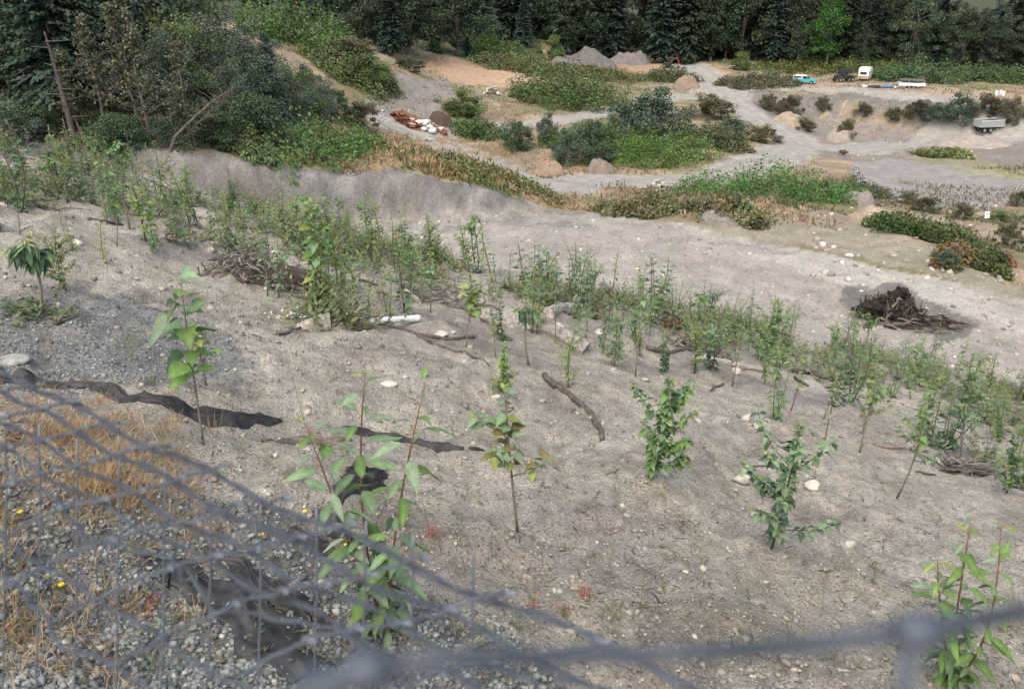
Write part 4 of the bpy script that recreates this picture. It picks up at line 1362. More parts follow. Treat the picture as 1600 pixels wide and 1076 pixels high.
# sparse small weeds lower down the slope
pts = []; hts = []
px = rg.uniform(-50, 1650, 800); py = rg.uniform(330, 1060, 800)
ok = py > np.interp(px, BX, B_TOP) + 12
for q in near_hits(px[ok], py[ok]): pts.append(tuple(q)); hts.append(.05 + .12 * rg.random())
tag(obj('weeds', weeds_mesh('weeds', pts, hts, rg, [(0.12, 0.14, 0.06), (0.10, 0.13, 0.055), (0.17, 0.15, 0.08)], 7, .22, .06)), kind='stuff')


def blades_mesh(name, pts, rg, cols, h=.3, n=26, w=.006, spread=.12):
    N_ = len(pts) * n
    base = np.repeat(np.array(pts), n, axis=0)
    az = rg.random(N_) * 6.28; el = np.clip(rg.normal(.8, .4, N_), -.05, 1.5)
    off = rg.normal(size=(N_, 2)) * spread * .35
    P = base + np.stack([off[:, 0], off[:, 1], np.zeros(N_)], 1)
    D = np.stack([np.cos(az) * np.cos(el), np.sin(az) * np.cos(el), np.sin(el)], 1)
    L = h * (.4 + .9 * rg.random(N_))
    T = np.array(cols)[rg.integers(0, len(cols), N_)] * (.8 + .4 * rg.random((N_, 1)))
    Nn = np.array([0, 0, 1.]) + .5 * rg.normal(size=(N_, 3))
    return leafy(name, M_DRY, P, D, Nn, L, np.full(N_, w), T, .1)


STRAWS = [(0.46, 0.335, 0.18), (0.40, 0.275, 0.14), (0.48, 0.40, 0.26), (0.33, 0.205, 0.105)]
rg = np.random.default_rng(870)
pts = []
for i in range(46):
    px = rg.uniform(-120, 330); py = rg.uniform(600, 860)
    if rg.random() < .35: px = rg.uniform(40, 260); py = rg.uniform(620, 780)
    pts.append(tuple(hit(px, py)))
for (cx, cy, n_, sx, sy) in [(110, 668, 26, 60, 16), (140, 760, 24, 40, 18), (300, 800, 8, 30, 20), (90, 700, 12, 40, 20), (30, 650, 10, 30, 20), (40, 1010, 10, 40, 20), (230, 720, 8, 40, 16)]:
    for i in range(n_): pts.append(tuple(hit(cx + rg.normal() * sx, cy + rg.normal() * sy)))
for i in range(28):
    pts.append(tuple(hit(rg.uniform(-80, 240), rg.uniform(820, 1110))))
tag(obj('dry_grass', blades_mesh('dry_grass', pts, rg, STRAWS, .17, 30, .0048, .14)), kind='stuff')
# straw and low weeds over the pit floor
pts = []; pts2 = []; pts3 = []
n_ = 17000
px = rg.uniform(-60, 1680, n_); t = 50 + 200 * rg.random(n_) ** 1.35
x = (px - 800) / FPX / (CP + (538 - 200) / FPX * SP) * t; y = t
ok = y > np.interp(x, _CR[:, 0], _CR[:, 1]) + .5
for P_, w_ in ROADS_W: ok &= dist_line(x, y, P_) > w_ * .75
v = fbm(x * .06, y * .06, 133, 3); u = fbm(x * .2, y * .2, 139, 3)
ok &= ~((x > 20) & (y < 165) & (v < .12)) & ~pip(x, y, poly_world([(330, 20), (410, 30), (450, 75), (520, 105), (500, 125), (440, 105), (370, 70), (320, 50)])) & ~pip(x, y, poly_world([(680, 98), (860, 76), (1010, 76), (1060, 92), (1200, 118), (1200, 132), (1100, 125), (1000, 112), (880, 100), (860, 135), (700, 130)])) & ~pip(x, y, poly_world([(1290, 182), (1400, 188), (1620, 200), (1620, 260), (1480, 262), (1300, 250), (1230, 225)]))
x, y, v, u = x[ok], y[ok], v[ok], u[ok]
XYZ = np.stack([x, y, x * 0], 1)
k1 = v + u < -.22; k2 = ~k1 & (u > -.16); k3 = ~k1 & ~k2
pts, pts2, pts3 = XYZ[k1], XYZ[k2], XYZ[k3]
for nm, pp, cols, hh in (('dry_grass', pts, [(0.30, 0.235, 0.15), (0.26, 0.20, 0.13), (0.34, 0.275, 0.185)], .42), ('weeds', pts2, [(0.125, 0.145, 0.07), (0.155, 0.150, 0.085), (0.105, 0.135, 0.06)], .50), ('dry_weeds', pts3, [(0.21, 0.165, 0.11), (0.17, 0.145, 0.10)], .50)):
    a = pp.copy(); a[:, 2] = H(a[:, 0], a[:, 1]) - .03
    tag(obj(nm, blades_mesh(nm, a, rg, cols, hh, 7, .13, 1.7)), kind='stuff')
# straw slope in front of the first road bend
pts = []
for i in range(420):
    p = hit(rg.uniform(555, 800), rg.uniform(215, 300))
    if p.y > 52: pts.append(tuple(p))
tag(obj('dry_grass', blades_mesh('dry_grass', pts, rg, STRAWS, .55, 22, .05, 1.0)), kind='stuff')

# ------------------------------------------------------------------ stones
def ico():
    b = bmesh.new(); bmesh.ops.create_icosphere(b, subdivisions=1, radius=1.0)
    V = np.array([v.co[:] for v in b.verts]); F = np.array([[v.index for v in f.verts] for f in b.faces]); b.free()
    return V, F


IV, IF = ico()          # 12 + 30 verts at subdivision 1 -> 42 verts, 80 faces
b_ = bmesh.new(); bmesh.ops.create_icosphere(b_, subdivisions=2, radius=1.0)
IV2 = np.array([v.co[:] for v in b_.verts]); IF2 = np.array([[v.index for v in f.verts] for f in b_.faces]); b_.free()
phi = (1 + 5 ** .5) / 2
IV0 = np.array([(-1, phi, 0), (1, phi, 0), (-1, -phi, 0), (1, -phi, 0), (0, -1, phi), (0, 1, phi), (0, -1, -phi), (0, 1, -phi), (phi, 0, -1), (phi, 0, 1), (-phi, 0, -1), (-phi, 0, 1)]) / 1.9
IF0 = np.array([(0, 11, 5), (0, 5, 1), (0, 1, 7), (0, 7, 10), (0, 10, 11), (1, 5, 9), (5, 11, 4), (11, 10, 2), (10, 7, 6), (7, 1, 8), (3, 9, 4), (3, 4, 2), (3, 2, 6), (3, 6, 8), (3, 8, 9), (4, 9, 5), (2, 4, 11), (6, 2, 10), (8, 6, 7), (9, 8, 1)])


def stones_mesh(name, XY, R, rg, cols):
    n = len(XY)
    sc = R[:, None] * (0.6 + .7 * rg.random((n, 3))) * np.array([1, 1, .7])
    V = IV0[None] * (0.52 + .85 * rg.random((n, 12, 1))) * sc[:, None, :]
    a = rg.random(n) * 6.28; ca, sa = np.cos(a)[:, None], np.sin(a)[:, None]
    X = V[:, :, 0] * ca - V[:, :, 1] * sa; Y = V[:, :, 0] * sa + V[:, :, 1] * ca
    Z = V[:, :, 2] + (H(XY[:, 0], XY[:, 1]) + sc[:, 2] * .25)[:, None]
    V = np.stack([X + XY[:, :1], Y + XY[:, 1:], Z], -1).reshape(-1, 3)
    F = (IF0[None] + (np.arange(n) * 12)[:, None, None]).reshape(-1, 3)
    T = np.array(cols)[rg.integers(0, len(cols), n)] * (.7 + .6 * rg.random((n, 1)))
    return mesh_np(name, V, F, M_STONE, np.repeat(T, 12, axis=0))


rg = np.random.default_rng(880)
GT = [(.42, .49, .53), (.53, .59, .63), (.31, .36, .40), (.68, .74, .77), (.46, .44, .41), (.49, .54, .55), (.38, .46, .50), (.27, .30, .33)]
STP = [(.74, .72, .68), (.66, .63, .60), (.55, .54, .53), (.84, .83, .81), (.42, .41, .40), (.34, .33, .33)]  # stone tints; the darker ones also stand in for shade between clods


def scatter(n, f):
    out = []
    while len(out) < n:
        m = n * 2
        px = rg.uniform(-150, 1750, m); py = rg.uniform(*f[0], m)
        u = (px - 800) / FPX; v = (538 - py) / FPX
        dx, dy, dz = u, CP + v * SP, -SP + v * CP
        # meet the sloping plane, then drop onto the land
        t = 2.95 / (-(dz + .25 * dx + .24 * dy))
        x, y = dx * t, dy * t
        ok = (t > 0) & (y < 24) & f[1](px, py, rg.random(m))
        out += list(zip(x[ok], y[ok]))
    return np.array(out[:n])


gb = lambda px: np.interp(px, [-150, 60, 260, 430, 560, 680, 800, 930, 935], [690, 720, 775, 805, 865, 935, 995, 1080, 2000])
XY = scatter(19000, ((680, 1180), lambda px, py, r: (py > gb(px) + 60 * (r - .6))))
R = .007 + .021 * rg.random(len(XY)) ** 2.6
tag(obj('gravel', stones_mesh('gravel', XY, R, rg, GT)), kind='stuff')
XY = scatter(6500, ((440, 620), lambda px, py, r: (px < 430 - .9 * (py - 460) + 120 * r) & (py < 612) & (py > 455 + .03 * px)))
R = .006 + .018 * rg.random(len(XY)) ** 3
tag(obj('gravel', stones_mesh('gravel', XY, R, rg, GT)), kind='stuff')
XY = scatter(15000, ((400, 1100), lambda px, py, r: (py < gb(px)) & (py > 250 + .23 * px) & (r < np.clip((py - 380) / 500, .12, 1) + .25 * (px < 420))))
R = .0045 + .014 * rg.random(len(XY)) ** 4
tag(obj('gravel', stones_mesh('gravel', XY, R, rg, STP)), kind='stuff')
XY = scatter(900, ((300, 700), lambda px, py, r: (py > 236 + .25 * px) & (py < 500 + .2 * px)))
R = .02 + .045 * rg.random(len(XY)) ** 4
tag(obj('gravel', stones_mesh('gravel', XY, R, rg, STP)), kind='stuff')
XY = scatter(2600, ((330, 1100), lambda px, py, r: (py < gb(px)) & (py > 250 + .24 * px) & (fbm(px * .012, py * .02, 171, 3) > -.08)))
R = .010 + .028 * rg.random(len(XY)) ** 3
tag(obj('clods', stones_mesh('clods', XY, R, rg, [(.76, .74, .68), (.66, .64, .59), (.56, .54, .50)])), kind='stuff')
# clods and stones on the bench
XY = np.stack([rg.uniform(-14, 30, 3600), rg.uniform(28, 50, 3600)], 1)
XY = XY[XY[:, 1] < np.interp(XY[:, 0], _CR[:, 0], _CR[:, 1]) - 1]
tag(obj('gravel', stones_mesh('gravel', XY, .03 + .10 * rg.random(len(XY)) ** 4, rg, [(.9, .86, .8), (.7, .66, .6), (.5, .47, .43), (1.1, 1.06, 1.0)])), kind='stuff')


def rock(px, py, wpx, label, col=(1.1, 1.08, 1.02), flat=.65, asp=1.0, seed=0, name='stone', cat='stone', group='loose stones on the slope'):
    p = hit(px, py); r = wpx / ppm(p) * .5
    g = np.random.default_rng(seed + int(px * 7 + py))
    V = IV2.copy()
    for _ in range(5):
        d = rand_dirs(g, 1)[0]; h = .42 + .35 * g.random()
        k = V @ d; V -= np.where(k > h, k - h, 0)[:, None] * d
    V *= (1 + .06 * g.normal(size=(len(V), 1)))
    V *= np.array([r * asp, r * .85, r * flat])
    me = mesh_np(name, V, IF2, M_STONE, np.tile(np.array(col), (len(V), 1)))
    o = obj(name, me, None, p + Vector((0, 0, r * flat * .35)))
    o.rotation_euler = (g.normal() * .15, g.normal() * .15, g.random() * 6.28)
    return tag(o, label, cat, group)


W_ = (1.18, 1.13, 1.05)
for a in [
    (1165, 655, 22, 'round white stone, larger of the pair beside the three stemmed sapling', W_, .8), (1184, 667, 20, 'round white stone, smaller of the pair beside the three stemmed sapling', W_, .7),
    (1156, 752, 40, 'flat angular pale rock left of the spreading bluish sapling', (1.0, .97, .92), .45), (1328, 852, 22, 'white stone lying alone on the lower right slope', W_, .6),
    (122, 382, 20, 'round pale stone right of the speckled sapling', (1.2, 1.15, 1.05), .8), (130, 312, 12, 'small white stone beside the small topped sapling', W_, .8), (608, 602, 28, 'flat pale stone above the three stemmed nearest sapling', (1.25, 1.2, 1.1), .45),
    (776, 622, 18, 'pale stone left of the yellow green bushy sapling', (1.2, 1.15, 1.1), .6), (1270, 760, 26, 'pale flat stone behind the spreading bluish sapling', (1.2, 1.16, 1.08), .5), (1150, 582, 18, 'pale stone at the left end of the pale log', (1.15, 1.1, 1.0), .7),
    (875, 512, 28, 'flat pale rock right of the half buried log', (1.15, 1.08, 1.0), .45), (690, 525, 24, 'flat pale stone along the thin root below the white pipe', (1.1, 1.05, 1.0), .45), (505, 912, 24, 'pinkish flat stone among the grey gravel', (1.2, .95, .85), .5),
    (480, 645, 14, 'small white stone right of the black fabric strip', W_, .6), (430, 712, 12, 'small white stone below the brownish cloth scrap', W_, .6), (1040, 738, 18, 'pale stone at the foot of the bushiest sapling', (1.2, 1.15, 1.1), .5),
    (262, 855, 14, 'blue grey stone near the end of the dark fabric sheet', (.8, .88, .95), .7), (203, 857, 14, 'white stone in the gravel left of the dark fabric sheet', (1.3, 1.3, 1.28), .7), (350, 883, 16, 'light grey stone resting between two dark fabric sheets', (1.1, 1.12, 1.12), .7),
    (155, 1012, 20, 'tan flat stone in the gravel at the bottom left', (1.0, .9, .75), .5), (345, 995, 12, 'white stone at the lower end of the dark fabric sheet', (1.3, 1.3, 1.28), .7), (442, 1033, 13, 'white stone left of the nearest sapling foot', (1.35, 1.35, 1.3), .7),
    (960, 578, 14, 'grey stone above the dark weed tuft', (.9, .88, .85), .6), (1420, 665, 10, 'small white stone behind the leaning grey sapling', W_, .8), (935, 520, 18, 'pale stone near the end of the half buried log', (1.15, 1.1, 1.05), .5), (1260, 745, 12, 'small grey stone beside the spreading bluish sapling', (.9, .9, .88), .7),
    (1180, 1000, 14, 'pale pebble on the slope near the blurred wire', (1.2, 1.15, 1.1), .6), (1085, 995, 12, 'small pale stone above the blurred wire', (1.25, 1.2, 1.15), .6), (1070, 893, 12, 'yellowish white stone on the lower middle slope', (1.35, 1.28, 1.05), .6),
    (1585, 1060, 22, 'brown grey stone at the lower right corner', (.9, .82, .76), .7), (885, 760, 12, 'dark pebble below the thick curved stick', (.4, .4, .42), .7), (960, 790, 10, 'dark pebble left of the bushiest sapling', (.35, .35, .37), .7),
    (430, 395, 14, 'pale stone above the dark root heap', (1.1, 1.05, 1.0), .6), (290, 375, 16, 'pale stone right of the lime headed sapling', (1.15, 1.1, 1.0), .6), (330, 392, 18, 'tan stone left of the dark root heap', (1.05, .98, .9), .6), (15, 566, 60, 'large half buried pale grey boulder at the left edge', (.66, .69, .71), .2)]:
    rock(a[0], a[1], a[2], a[3], a[4], a[5])

# ------------------------------------------------------------------ dead wood
def lay(pxs, wpx, name, label, cat, col, lift=.35, wob=.12, n=8, seed=1, taper=(1, .7), group=None, mat=None, raise_=None):
    g = np.random.default_rng(seed + abs(int(pxs[0][0])))
    P = [hit(*q) for q in pxs]
    k = ppm(P[len(P) // 2]); r = wpx / k * .5
    if raise_:
        for q, z in zip(P, raise_): q.z += z
    pts = []
    for a, b in zip(P[:-1], P[1:]):
        m = 5
        for j in range(m):
            q = a.lerp(b, j / m)
            if not raise_: q.z = max(q.z, Hs(q.x, q.y))
            pts.append(q)
    pts.append(P[-1])
    N_ = len(pts) - 1
    o0 = pts[0].copy()
    pts = [q - o0 + Vector((g.normal() * r * .12, g.normal() * r * .12, r * lift + g.normal() * r * .06)) for q in pts]
    mb = MB(); mb.col = col
    mb.tube(pts, [r * (taper[0] + (taper[1] - taper[0]) * i / N_) * (1 + .06 * g.normal()) for i in range(N_ + 1)], n, wob=wob, rng=g)
    o = mb.build(name, mat or M_WOOD, None, o0)
    return tag(o, label, cat, group)


PALEW = (1.35, 1.45, 1.55); GREYW = (.9, .97, 1.02); DKW = (.36, .37, .38); BRW = (.6, .55, .5)
for a in [
    ([(-20, 240), (8, 262), (30, 275)], 16, 'log', 'thick whitish log lying at the top left corner of the slope', 'log', PALEW), ([(-20, 280), (35, 292), (82, 308)], 9, 'log', 'long thin grey log below the whitish one at the left edge', 'log', GREYW),
    ([(-10, 318), (18, 325), (32, 332)], 9, 'log', 'short pale log end at the left edge below the long grey log', 'log', PALEW), ([(28, 362), (52, 352)], 5, 'branch', 'pale stick above the umbrella shaped sapling', 'branch', PALEW),
    ([(98, 325), (140, 328)], 6, 'branch', 'pale short branch lying below the small topped sapling', 'branch', GREYW), ([(180, 322), (215, 330), (245, 335)], 8, 'branch', 'dark rotten branch left of the lime headed sapling', 'branch', DKW),
    ([(60, 300), (95, 310)], 5, 'branch', 'thin pale branch at the end of the long grey log', 'branch', PALEW), ([(290, 335), (330, 345), (352, 348)], 7, 'branch', 'grey fallen branch above the dark root heap', 'branch', GREYW),
    ([(432, 524), (452, 521), (470, 512)], 7, 'branch', 'short dark stick with a knob, left of the pale wood wedge', 'branch', DKW), ([(608, 512), (650, 523), (700, 531), (742, 527)], 7, 'root', 'long dark root lying below the white pipe', 'root', DKW),
    ([(650, 523), (690, 543), (735, 556), (765, 572)], 6, 'root', 'forked dark root running down right below the white pipe', 'root', DKW), ([(856, 496), (895, 482), (928, 464)], 19, 'log', 'rough pale grey log pointing up right, right of the drooping sapling', 'log', PALEW),
    ([(850, 587), (880, 612), (918, 640), (935, 668), (942, 690)], 11, 'stick', 'thick curved dark stick lying on bare earth in the middle of the slope', 'stick', (.36, .37, .38)), ([(945, 742), (968, 732)], 4, 'twig', 'small grey twig left of the bushiest sapling', 'twig', GREYW),
    ([(1085, 560), (1130, 568), (1192, 580)], 12, 'log', 'pale whitish log left of the three stemmed slim sapling', 'log', PALEW), ([(1240, 582), (1265, 582), (1290, 592), (1325, 590)], 8, 'root', 'black twisted root between the right saplings', 'root', (.3, .28, .27)),
    ([(1242, 590), (1262, 604)], 6, 'twig', 'short dark twig below the black twisted root', 'twig', DKW), ([(1290, 606), (1308, 604), (1322, 590)], 5, 'twig', 'forked dark twig right of the black twisted root', 'twig', DKW),
    ([(1450, 622), (1480, 636), (1502, 655)], 12, 'log', 'grey log sloping down right above the brush pile', 'log', GREYW), ([(1340, 690), (1390, 700), (1440, 712), (1482, 732)], 5, 'branch', 'long thin grey branch reaching to the brush pile', 'branch', (.7, .68, .66)),
    ([(1456, 728), (1462, 712), (1470, 708)], 4, 'twig', 'upright twig at the end of the long thin branch', 'twig', (.7, .68, .66)), ([(1430, 738), (1462, 742)], 4, 'twig', 'short dark twig below the long thin branch', 'twig', DKW),
    ([(590, 455), (622, 470)], 8, 'branch', 'brown branch above the white pipe', 'branch', BRW), ([(632, 452), (655, 470)], 5, 'branch', 'pale stick right of the brown branch above the white pipe', 'branch', PALEW),
    ([(400, 492), (420, 505)], 4, 'twig', 'thin pale twig in the hollow below the dark root heap', 'twig', GREYW), ([(393, 520), (420, 530)], 4, 'twig', 'thin grey twig left of the short dark stick', 'twig', GREYW),
    ([(1180, 735), (1165, 728), (1200, 728)], 4, 'twig', 'dark twig lying across the flat angular rock', 'twig', DKW), ([(880, 445), (930, 462)], 4, 'twig', 'dark twig at the brow behind the pale grey log', 'twig', DKW), ([(925, 478), (945, 492)], 7, 'branch', 'dark branch end right of the pale grey log', 'branch', DKW),
    ([(600, 760), (560, 770)], 5, 'twig', 'dark twig on the black fabric piece', 'twig', DKW),
    ([(700, 478), (740, 494), (770, 500)], 9, 'log', 'dark rotten log left of the half buried split log', 'log', DKW), ([(560, 440), (590, 446)], 6, 'branch', 'dark branch stub behind the slender sapling', 'branch', DKW),
    ([(1010, 545), (1050, 552), (1085, 546)], 8, 'branch', 'dark bent branch below the root ball', 'branch', DKW), ([(1062, 520), (1078, 545)], 6, 'branch', 'grey branch slanting down right of the root ball', 'branch', GREYW),
    ([(1130, 600), (1110, 612)], 5, 'twig', 'short dark twig below the pale whitish log', 'twig', DKW), ([(1360, 640), (1345, 652)], 7, 'branch', 'brown stub of wood among the right saplings', 'branch', BRW),
    ([(300, 360), (345, 372)], 6, 'branch', 'grey branch left above the dark root heap', 'branch', GREYW), ([(255, 308), (300, 318)], 6, 'branch', 'dark branch under the green row at the left', 'branch', DKW),
    ([(140, 345), (190, 352)], 7, 'branch', 'dark branch between the two leaning left saplings', 'branch', DKW), ([(770, 520), (800, 532)], 7, 'branch', 'dark wood chunk at the lower side of the split log', 'branch', DKW),
    ([(1530, 660), (1580, 676)], 7, 'branch', 'dark branch at the right edge above the brush pile', 'branch', DKW), ([(1400, 590), (1440, 604)], 6, 'branch', 'dark branch under the green row at the right', 'branch', DKW)]:
    lay(*a)

# half buried log made of weathered planks of wood
p0, p1 = hit(745, 492), hit(915, 548)
g = np.random.default_rng(41)
root = empty('split_log', p0, 'large half buried split log with grey grain across the middle of the slope', 'log')
ax = p1 - p0
for k in range(5):
    mb = MB(); c = .7 + .45 * g.random(); mb.col = (c, c * 1.08, c * 1.18)
    off = Vector((.05 * (k - 2), -.07 * (k - 2), .10 - .03 * abs(k - 2)))
    f0, f1 = .0 + .10 * g.random(), 1 - .25 * g.random()
    pts = []
    for j in range(9):
        q = p0.lerp(p1, f0 + (f1 - f0) * j / 8)
        q.z = max(q.z, Hs(q.x, q.y) + .02)
        pts.append(q - p0 + off + Vector((0, 0, g.normal() * .012)))
    mb.tube(pts, [.12 * (1 + .15 * g.normal()) for _ in range(9)], 7, wob=.2, rng=g)
    obj('wood_splinter', mb.mesh('wood_splinter', M_WOOD), root)


def wedge(px, py, ln, wd, ht, rz, label):
    p = hit(px, py)
    mb = MB(); mb.col = (1.45, 1.55, 1.62)
    prof = [(-ln / 2, -.05), (ln / 2, -.05), (ln / 2, ht), (ln * .2, ht * .9), (-ln / 2, ht * .15)]
    mb.extrude(prof, -wd / 2, wd / 2)
    o = mb.build('wood_wedge', M_WOOD, None, p); o.rotation_euler = (0, 0, rz)
    tag(o, label, 'wood')


wedge(487, 513, .55, .2, .19, .25, 'pale wedge of sawn wood sticking out left of the white pipe')

TW = []
for i in range(7):
    g = np.random.default_rng(900 + i); mb = MB(); c = .35 + .5 * g.random(); mb.col = (c, c * 1.06, c * 1.12)
    b = g.normal(size=3) * .10
    mb.tube([(-.5, 0, 0), (-.17, b[0], b[1] * .6), (.2, b[1], b[2] * .6), (.5, b[2], 0)], [.026, .022, .017, .008], 5, wob=.2, rng=g)
    TW.append(mb.mesh('twig', M_WOOD))
CH = []
for i in range(6):
    g = np.random.default_rng(920 + i); mb = MB(); c = (.14, .08, .22, .11, .60, .07)[i]; c = np.array((c)); c = float(c); mb.col = (c, c * .96, c * .93)
    b = g.normal(size=6) * .09; mb.tube([(-.5, 0, 0), (-.28, b[0], b[1]), (-.05, b[2], b[3] * .6), (.22, b[4], b[5]), (.5, b[0] * .8, b[4])], [.05, .085, .08, .055, .022], 7, wob=.3, rng=g)
    CH.append(mb.mesh('charred_log', M_WOOD))


def heap(px, py, rx, ry, hh, n, label, name, part, meshes, ln=(.4, 1.0), seed=0, cat='brush', flat=.25, core=None, coremat=None, th=1.0, ang=None):
    g = np.random.default_rng(seed)
    p = hit(px, py)
    root = empty(name, p, label, cat)
    if core is not None:
        V = IV2.copy(); V[:, 2] = np.maximum(V[:, 2], -.1)
        V *= (1 + .16 * g.normal(size=(len(V), 1)))
        V *= np.array([rx * .85, ry * .85, hh * .8])
        obj('mound', mesh_np('mound', V, IF2, coremat or M_WOOD, np.tile(np.array(core), (len(V), 1)) * (.7 + .6 * g.random((len(V), 1)))), root)
    for i in range(n):
        r = g.random() ** .6; a = g.random() * 6.28
        x, y = rx * r * math.cos(a), ry * r * math.sin(a)
        z = hh * (1 - r ** 1.4) * (.75 + .3 * g.random()) + Hs(p.x + x, p.y + y) - p.z + .03
        L = ln[0] + (ln[1] - ln[0]) * g.random()
        rz = (g.random() * 3.14) if ang is None else ang + g.normal() * .45
        m4 = Matrix.Translation((x, y, z)) @ Matrix.Rotation(rz, 4, 'Z') @ Matrix.Rotation(g.normal() * flat, 4, 'Y') @ Matrix.Diagonal((L, th * (.6 + .8 * g.random()), th * (.6 + .8 * g.random()), 1))
        obj(part, meshes[g.integers(0, len(meshes))], root, mat4=m4)
    return root


heap(413, 440, 1.05, .6, .42, 190, 'tangled heap of dark roots and bark above the hollow, left of the bright green column', 'root_heap', 'twig', TW, (.18, .75), 1, core=(.22, .2, .19), ang=None, th=.6, flat=.6)
heap(1514, 738, .42, .26, .15, 46, 'brush pile of thin dark twigs at the right edge', 'brush_pile', 'twig', TW, (.3, .7), 2, core=(.25, .24, .23), ang=-.3, th=.7)
heap(1046, 508, .45, .35, .45, 30, 'dark brown root ball among the saplings', 'root_ball', 'root', TW, (.2, .5), 3, core=(.36, .27, .2), flat=.9)
heap(1090, 546, .6, .3, .16, 26, 'low heap of dark branches in front of the root ball', 'brush_pile', 'twig', TW, (.4, .9), 4, core=(.35, .33, .3))
heap(220, 332, .8, .5, .15, 22, 'scattered dark sticks left of the lime headed sapling', 'brush_pile', 'twig', TW, (.4, .9), 5)
heap(700, 470, .9, .5, .16, 22, 'scattered dark sticks behind the pale yellow green sapling', 'brush_pile', 'twig', TW, (.4, 1.0), 6)
heap(660, 430, .8, .5, .14, 18, 'dark sticks under the weeds above the white pipe', 'brush_pile', 'twig', TW, (.4, .9), 8)
heap(1590, 762, .4, .3, .15, 18, 'dark sticks at the right edge behind the dark bushy sapling', 'brush_pile', 'twig', TW, (.3, .6), 9)
bp_ = heap(1390, 492, 1.5, 1.1, .8, 230, 'big charred pile of burnt logs and stumps on the pale bench', 'burn_pile', 'charred_log', CH + TW[:2], (.25, 1.25), 7, cat='burn pile', core=(.06, .06, .06), flat=.9, th=.62)
g = np.random.default_rng(77)
for (x, y, z, r) in [(.3, .2, .98, .42), (-.35, .1, .72, .36), (.75, 0, .55, .34), (-1.45, -.3, .45, .38), (-1.0, -.5, .6, .4)]:
    mb = MB()
    for k in range(11):
        c = .06 + .05 * g.random(); mb.col = (c, c * .97, c * .95)
        d = rand_dirs(g, 1)[0] * r; d[2] = d[2] * .7
        mb.tube([(0, 0, 0), d * .6 + g.normal(size=3) * .05, d * (1 + .4 * g.random())], [r * .5, r * .38, r * .22], 6, wob=.3, rng=g)
    obj('burnt_stump', mb.mesh('burnt_stump', M_WOOD), bp_, (x, y, z))
heap(1445, 508, 2.0, .85, .30, 80, 'grey half burnt sticks scattered on ash right of the charred pile', 'burnt_debris', 'charred_log', [CH[4], CH[2], CH[0], CH[1]], (.3, 1.3), 17, cat='debris', th=.45, ang=-.3)

# white plastic pipe
p0, p1 = hit(573, 506), hit(655, 502)
p1.z += .02
axv = (p1 - p0); Lp = axv.length; r = .056
M_PIPE = simple('white_plastic', (.70, .70, .72), .45, .12, 9)
M_BLACK = simple('pipe_bore_shade', (.015, .015, .016), .8, .1)
mb = MB()
n = 18
prof = [(r * .6, 0), (r * .92, Lp * .05), (r, Lp * .2), (r, Lp * .38), (r, Lp * .9), (r * 1.06, Lp * .95), (r * 1.06, Lp), (r * .92, Lp), (r * .9, Lp * .9), (r * .9, Lp * .5)]
mb.lathe(prof, axis='X', n=n)
root = empty('drain_pipe', p0 + Vector((0, 0, r * .7)), 'white plastic drain pipe with dark open end lying on the slope', 'pipe')
root.rotation_euler = (0, -math.atan2(axv.z, math.hypot(axv.x, axv.y)), math.atan2(axv.y, axv.x))
mb.build('pipe_wall', M_PIPE, root, smooth=True)
mb = MB(); mb.lathe([(0.001, Lp * .88), (r * .89, Lp * .88)], axis='X', n=n); mb.build('pipe_mouth_shade', M_BLACK, root)  # black disc stands in for the shade inside the white pipe

# ------------------------------------------------------------------ black silt fabric
M_FAB = simple('black_geotextile', (0.027, 0.028, 0.030), .6, .75, 7, bump=1.0, spec=.45)
M_FABB = simple('brown_cloth', (0.16, 0.135, 0.11), .9, .35, 20, bump=.5)


def fabric(pxs, wpx, label, hump=.35, seed=0, mat=None, lift=.02, name='fabric_strip', folds=3.0, cat='fabric'):
    g = np.random.default_rng(seed)
    P = [hit(*q) for q in pxs]
    pts = []
    for i in range(len(P) - 1):
        m = 10
        for j in range(m): pts.append(P[i].lerp(P[i + 1], j / m))
    pts.append(P[-1])
    nc = 26; V = []
    N_ = len(pts)
    o0 = pts[0].copy()
    ph = g.random(4) * 6.28
    for i, q in enumerate(pts):
        f = i / (N_ - 1) * (len(wpx) - 1); a = min(int(f), len(wpx) - 2)
        w = (wpx[a] + (wpx[a + 1] - wpx[a]) * (f - a)) / ppm(q)
        d = pts[min(i + 1, N_ - 1)] - pts[max(i - 1, 0)]; d.z = 0; d.normalize(); s = Vector((-d.y, d.x, 0))
        w *= 1 + .12 * math.sin(i * .9 + ph[0])
        for k in range(nc):
            c = k / (nc - 1) * 2 - 1
            sh = .10 * math.sin(i * .55 + ph[1] + c * 2) * w
            x = q + s * (c * w * .60 + sh)
            z = lift + hump * w * (.5 * (1 - c * c) + (.36 * math.sin(c * folds * 3.1 + .12 * i + ph[2]) + .34 * math.sin(c * folds * 7 + .10 * i + ph[3])) * (1.1 - abs(c)) + .05 * g.normal())
            V.append((x.x, x.y, z, abs(c)))
    V = np.array(V); h = H(V[:, 0], V[:, 1])
    V[:, 2] = h + np.where(V[:, 3] < .97, np.maximum(V[:, 2], -.01), -.02)
    V = V[:, :3] - np.array(o0)
    i = np.arange(N_ - 1)[:, None] * nc + np.arange(nc - 1)[None, :]
    F = np.stack([i, i + nc, i + nc + 1, i + 1], -1).reshape(-1, 4)
    o = obj(name, mesh_np(name, V, F, mat or M_FAB, smooth=True), None, o0)
    md = o.modifiers.new('thickness', 'SOLIDIFY'); md.thickness = .004
    return tag(o, label, cat)


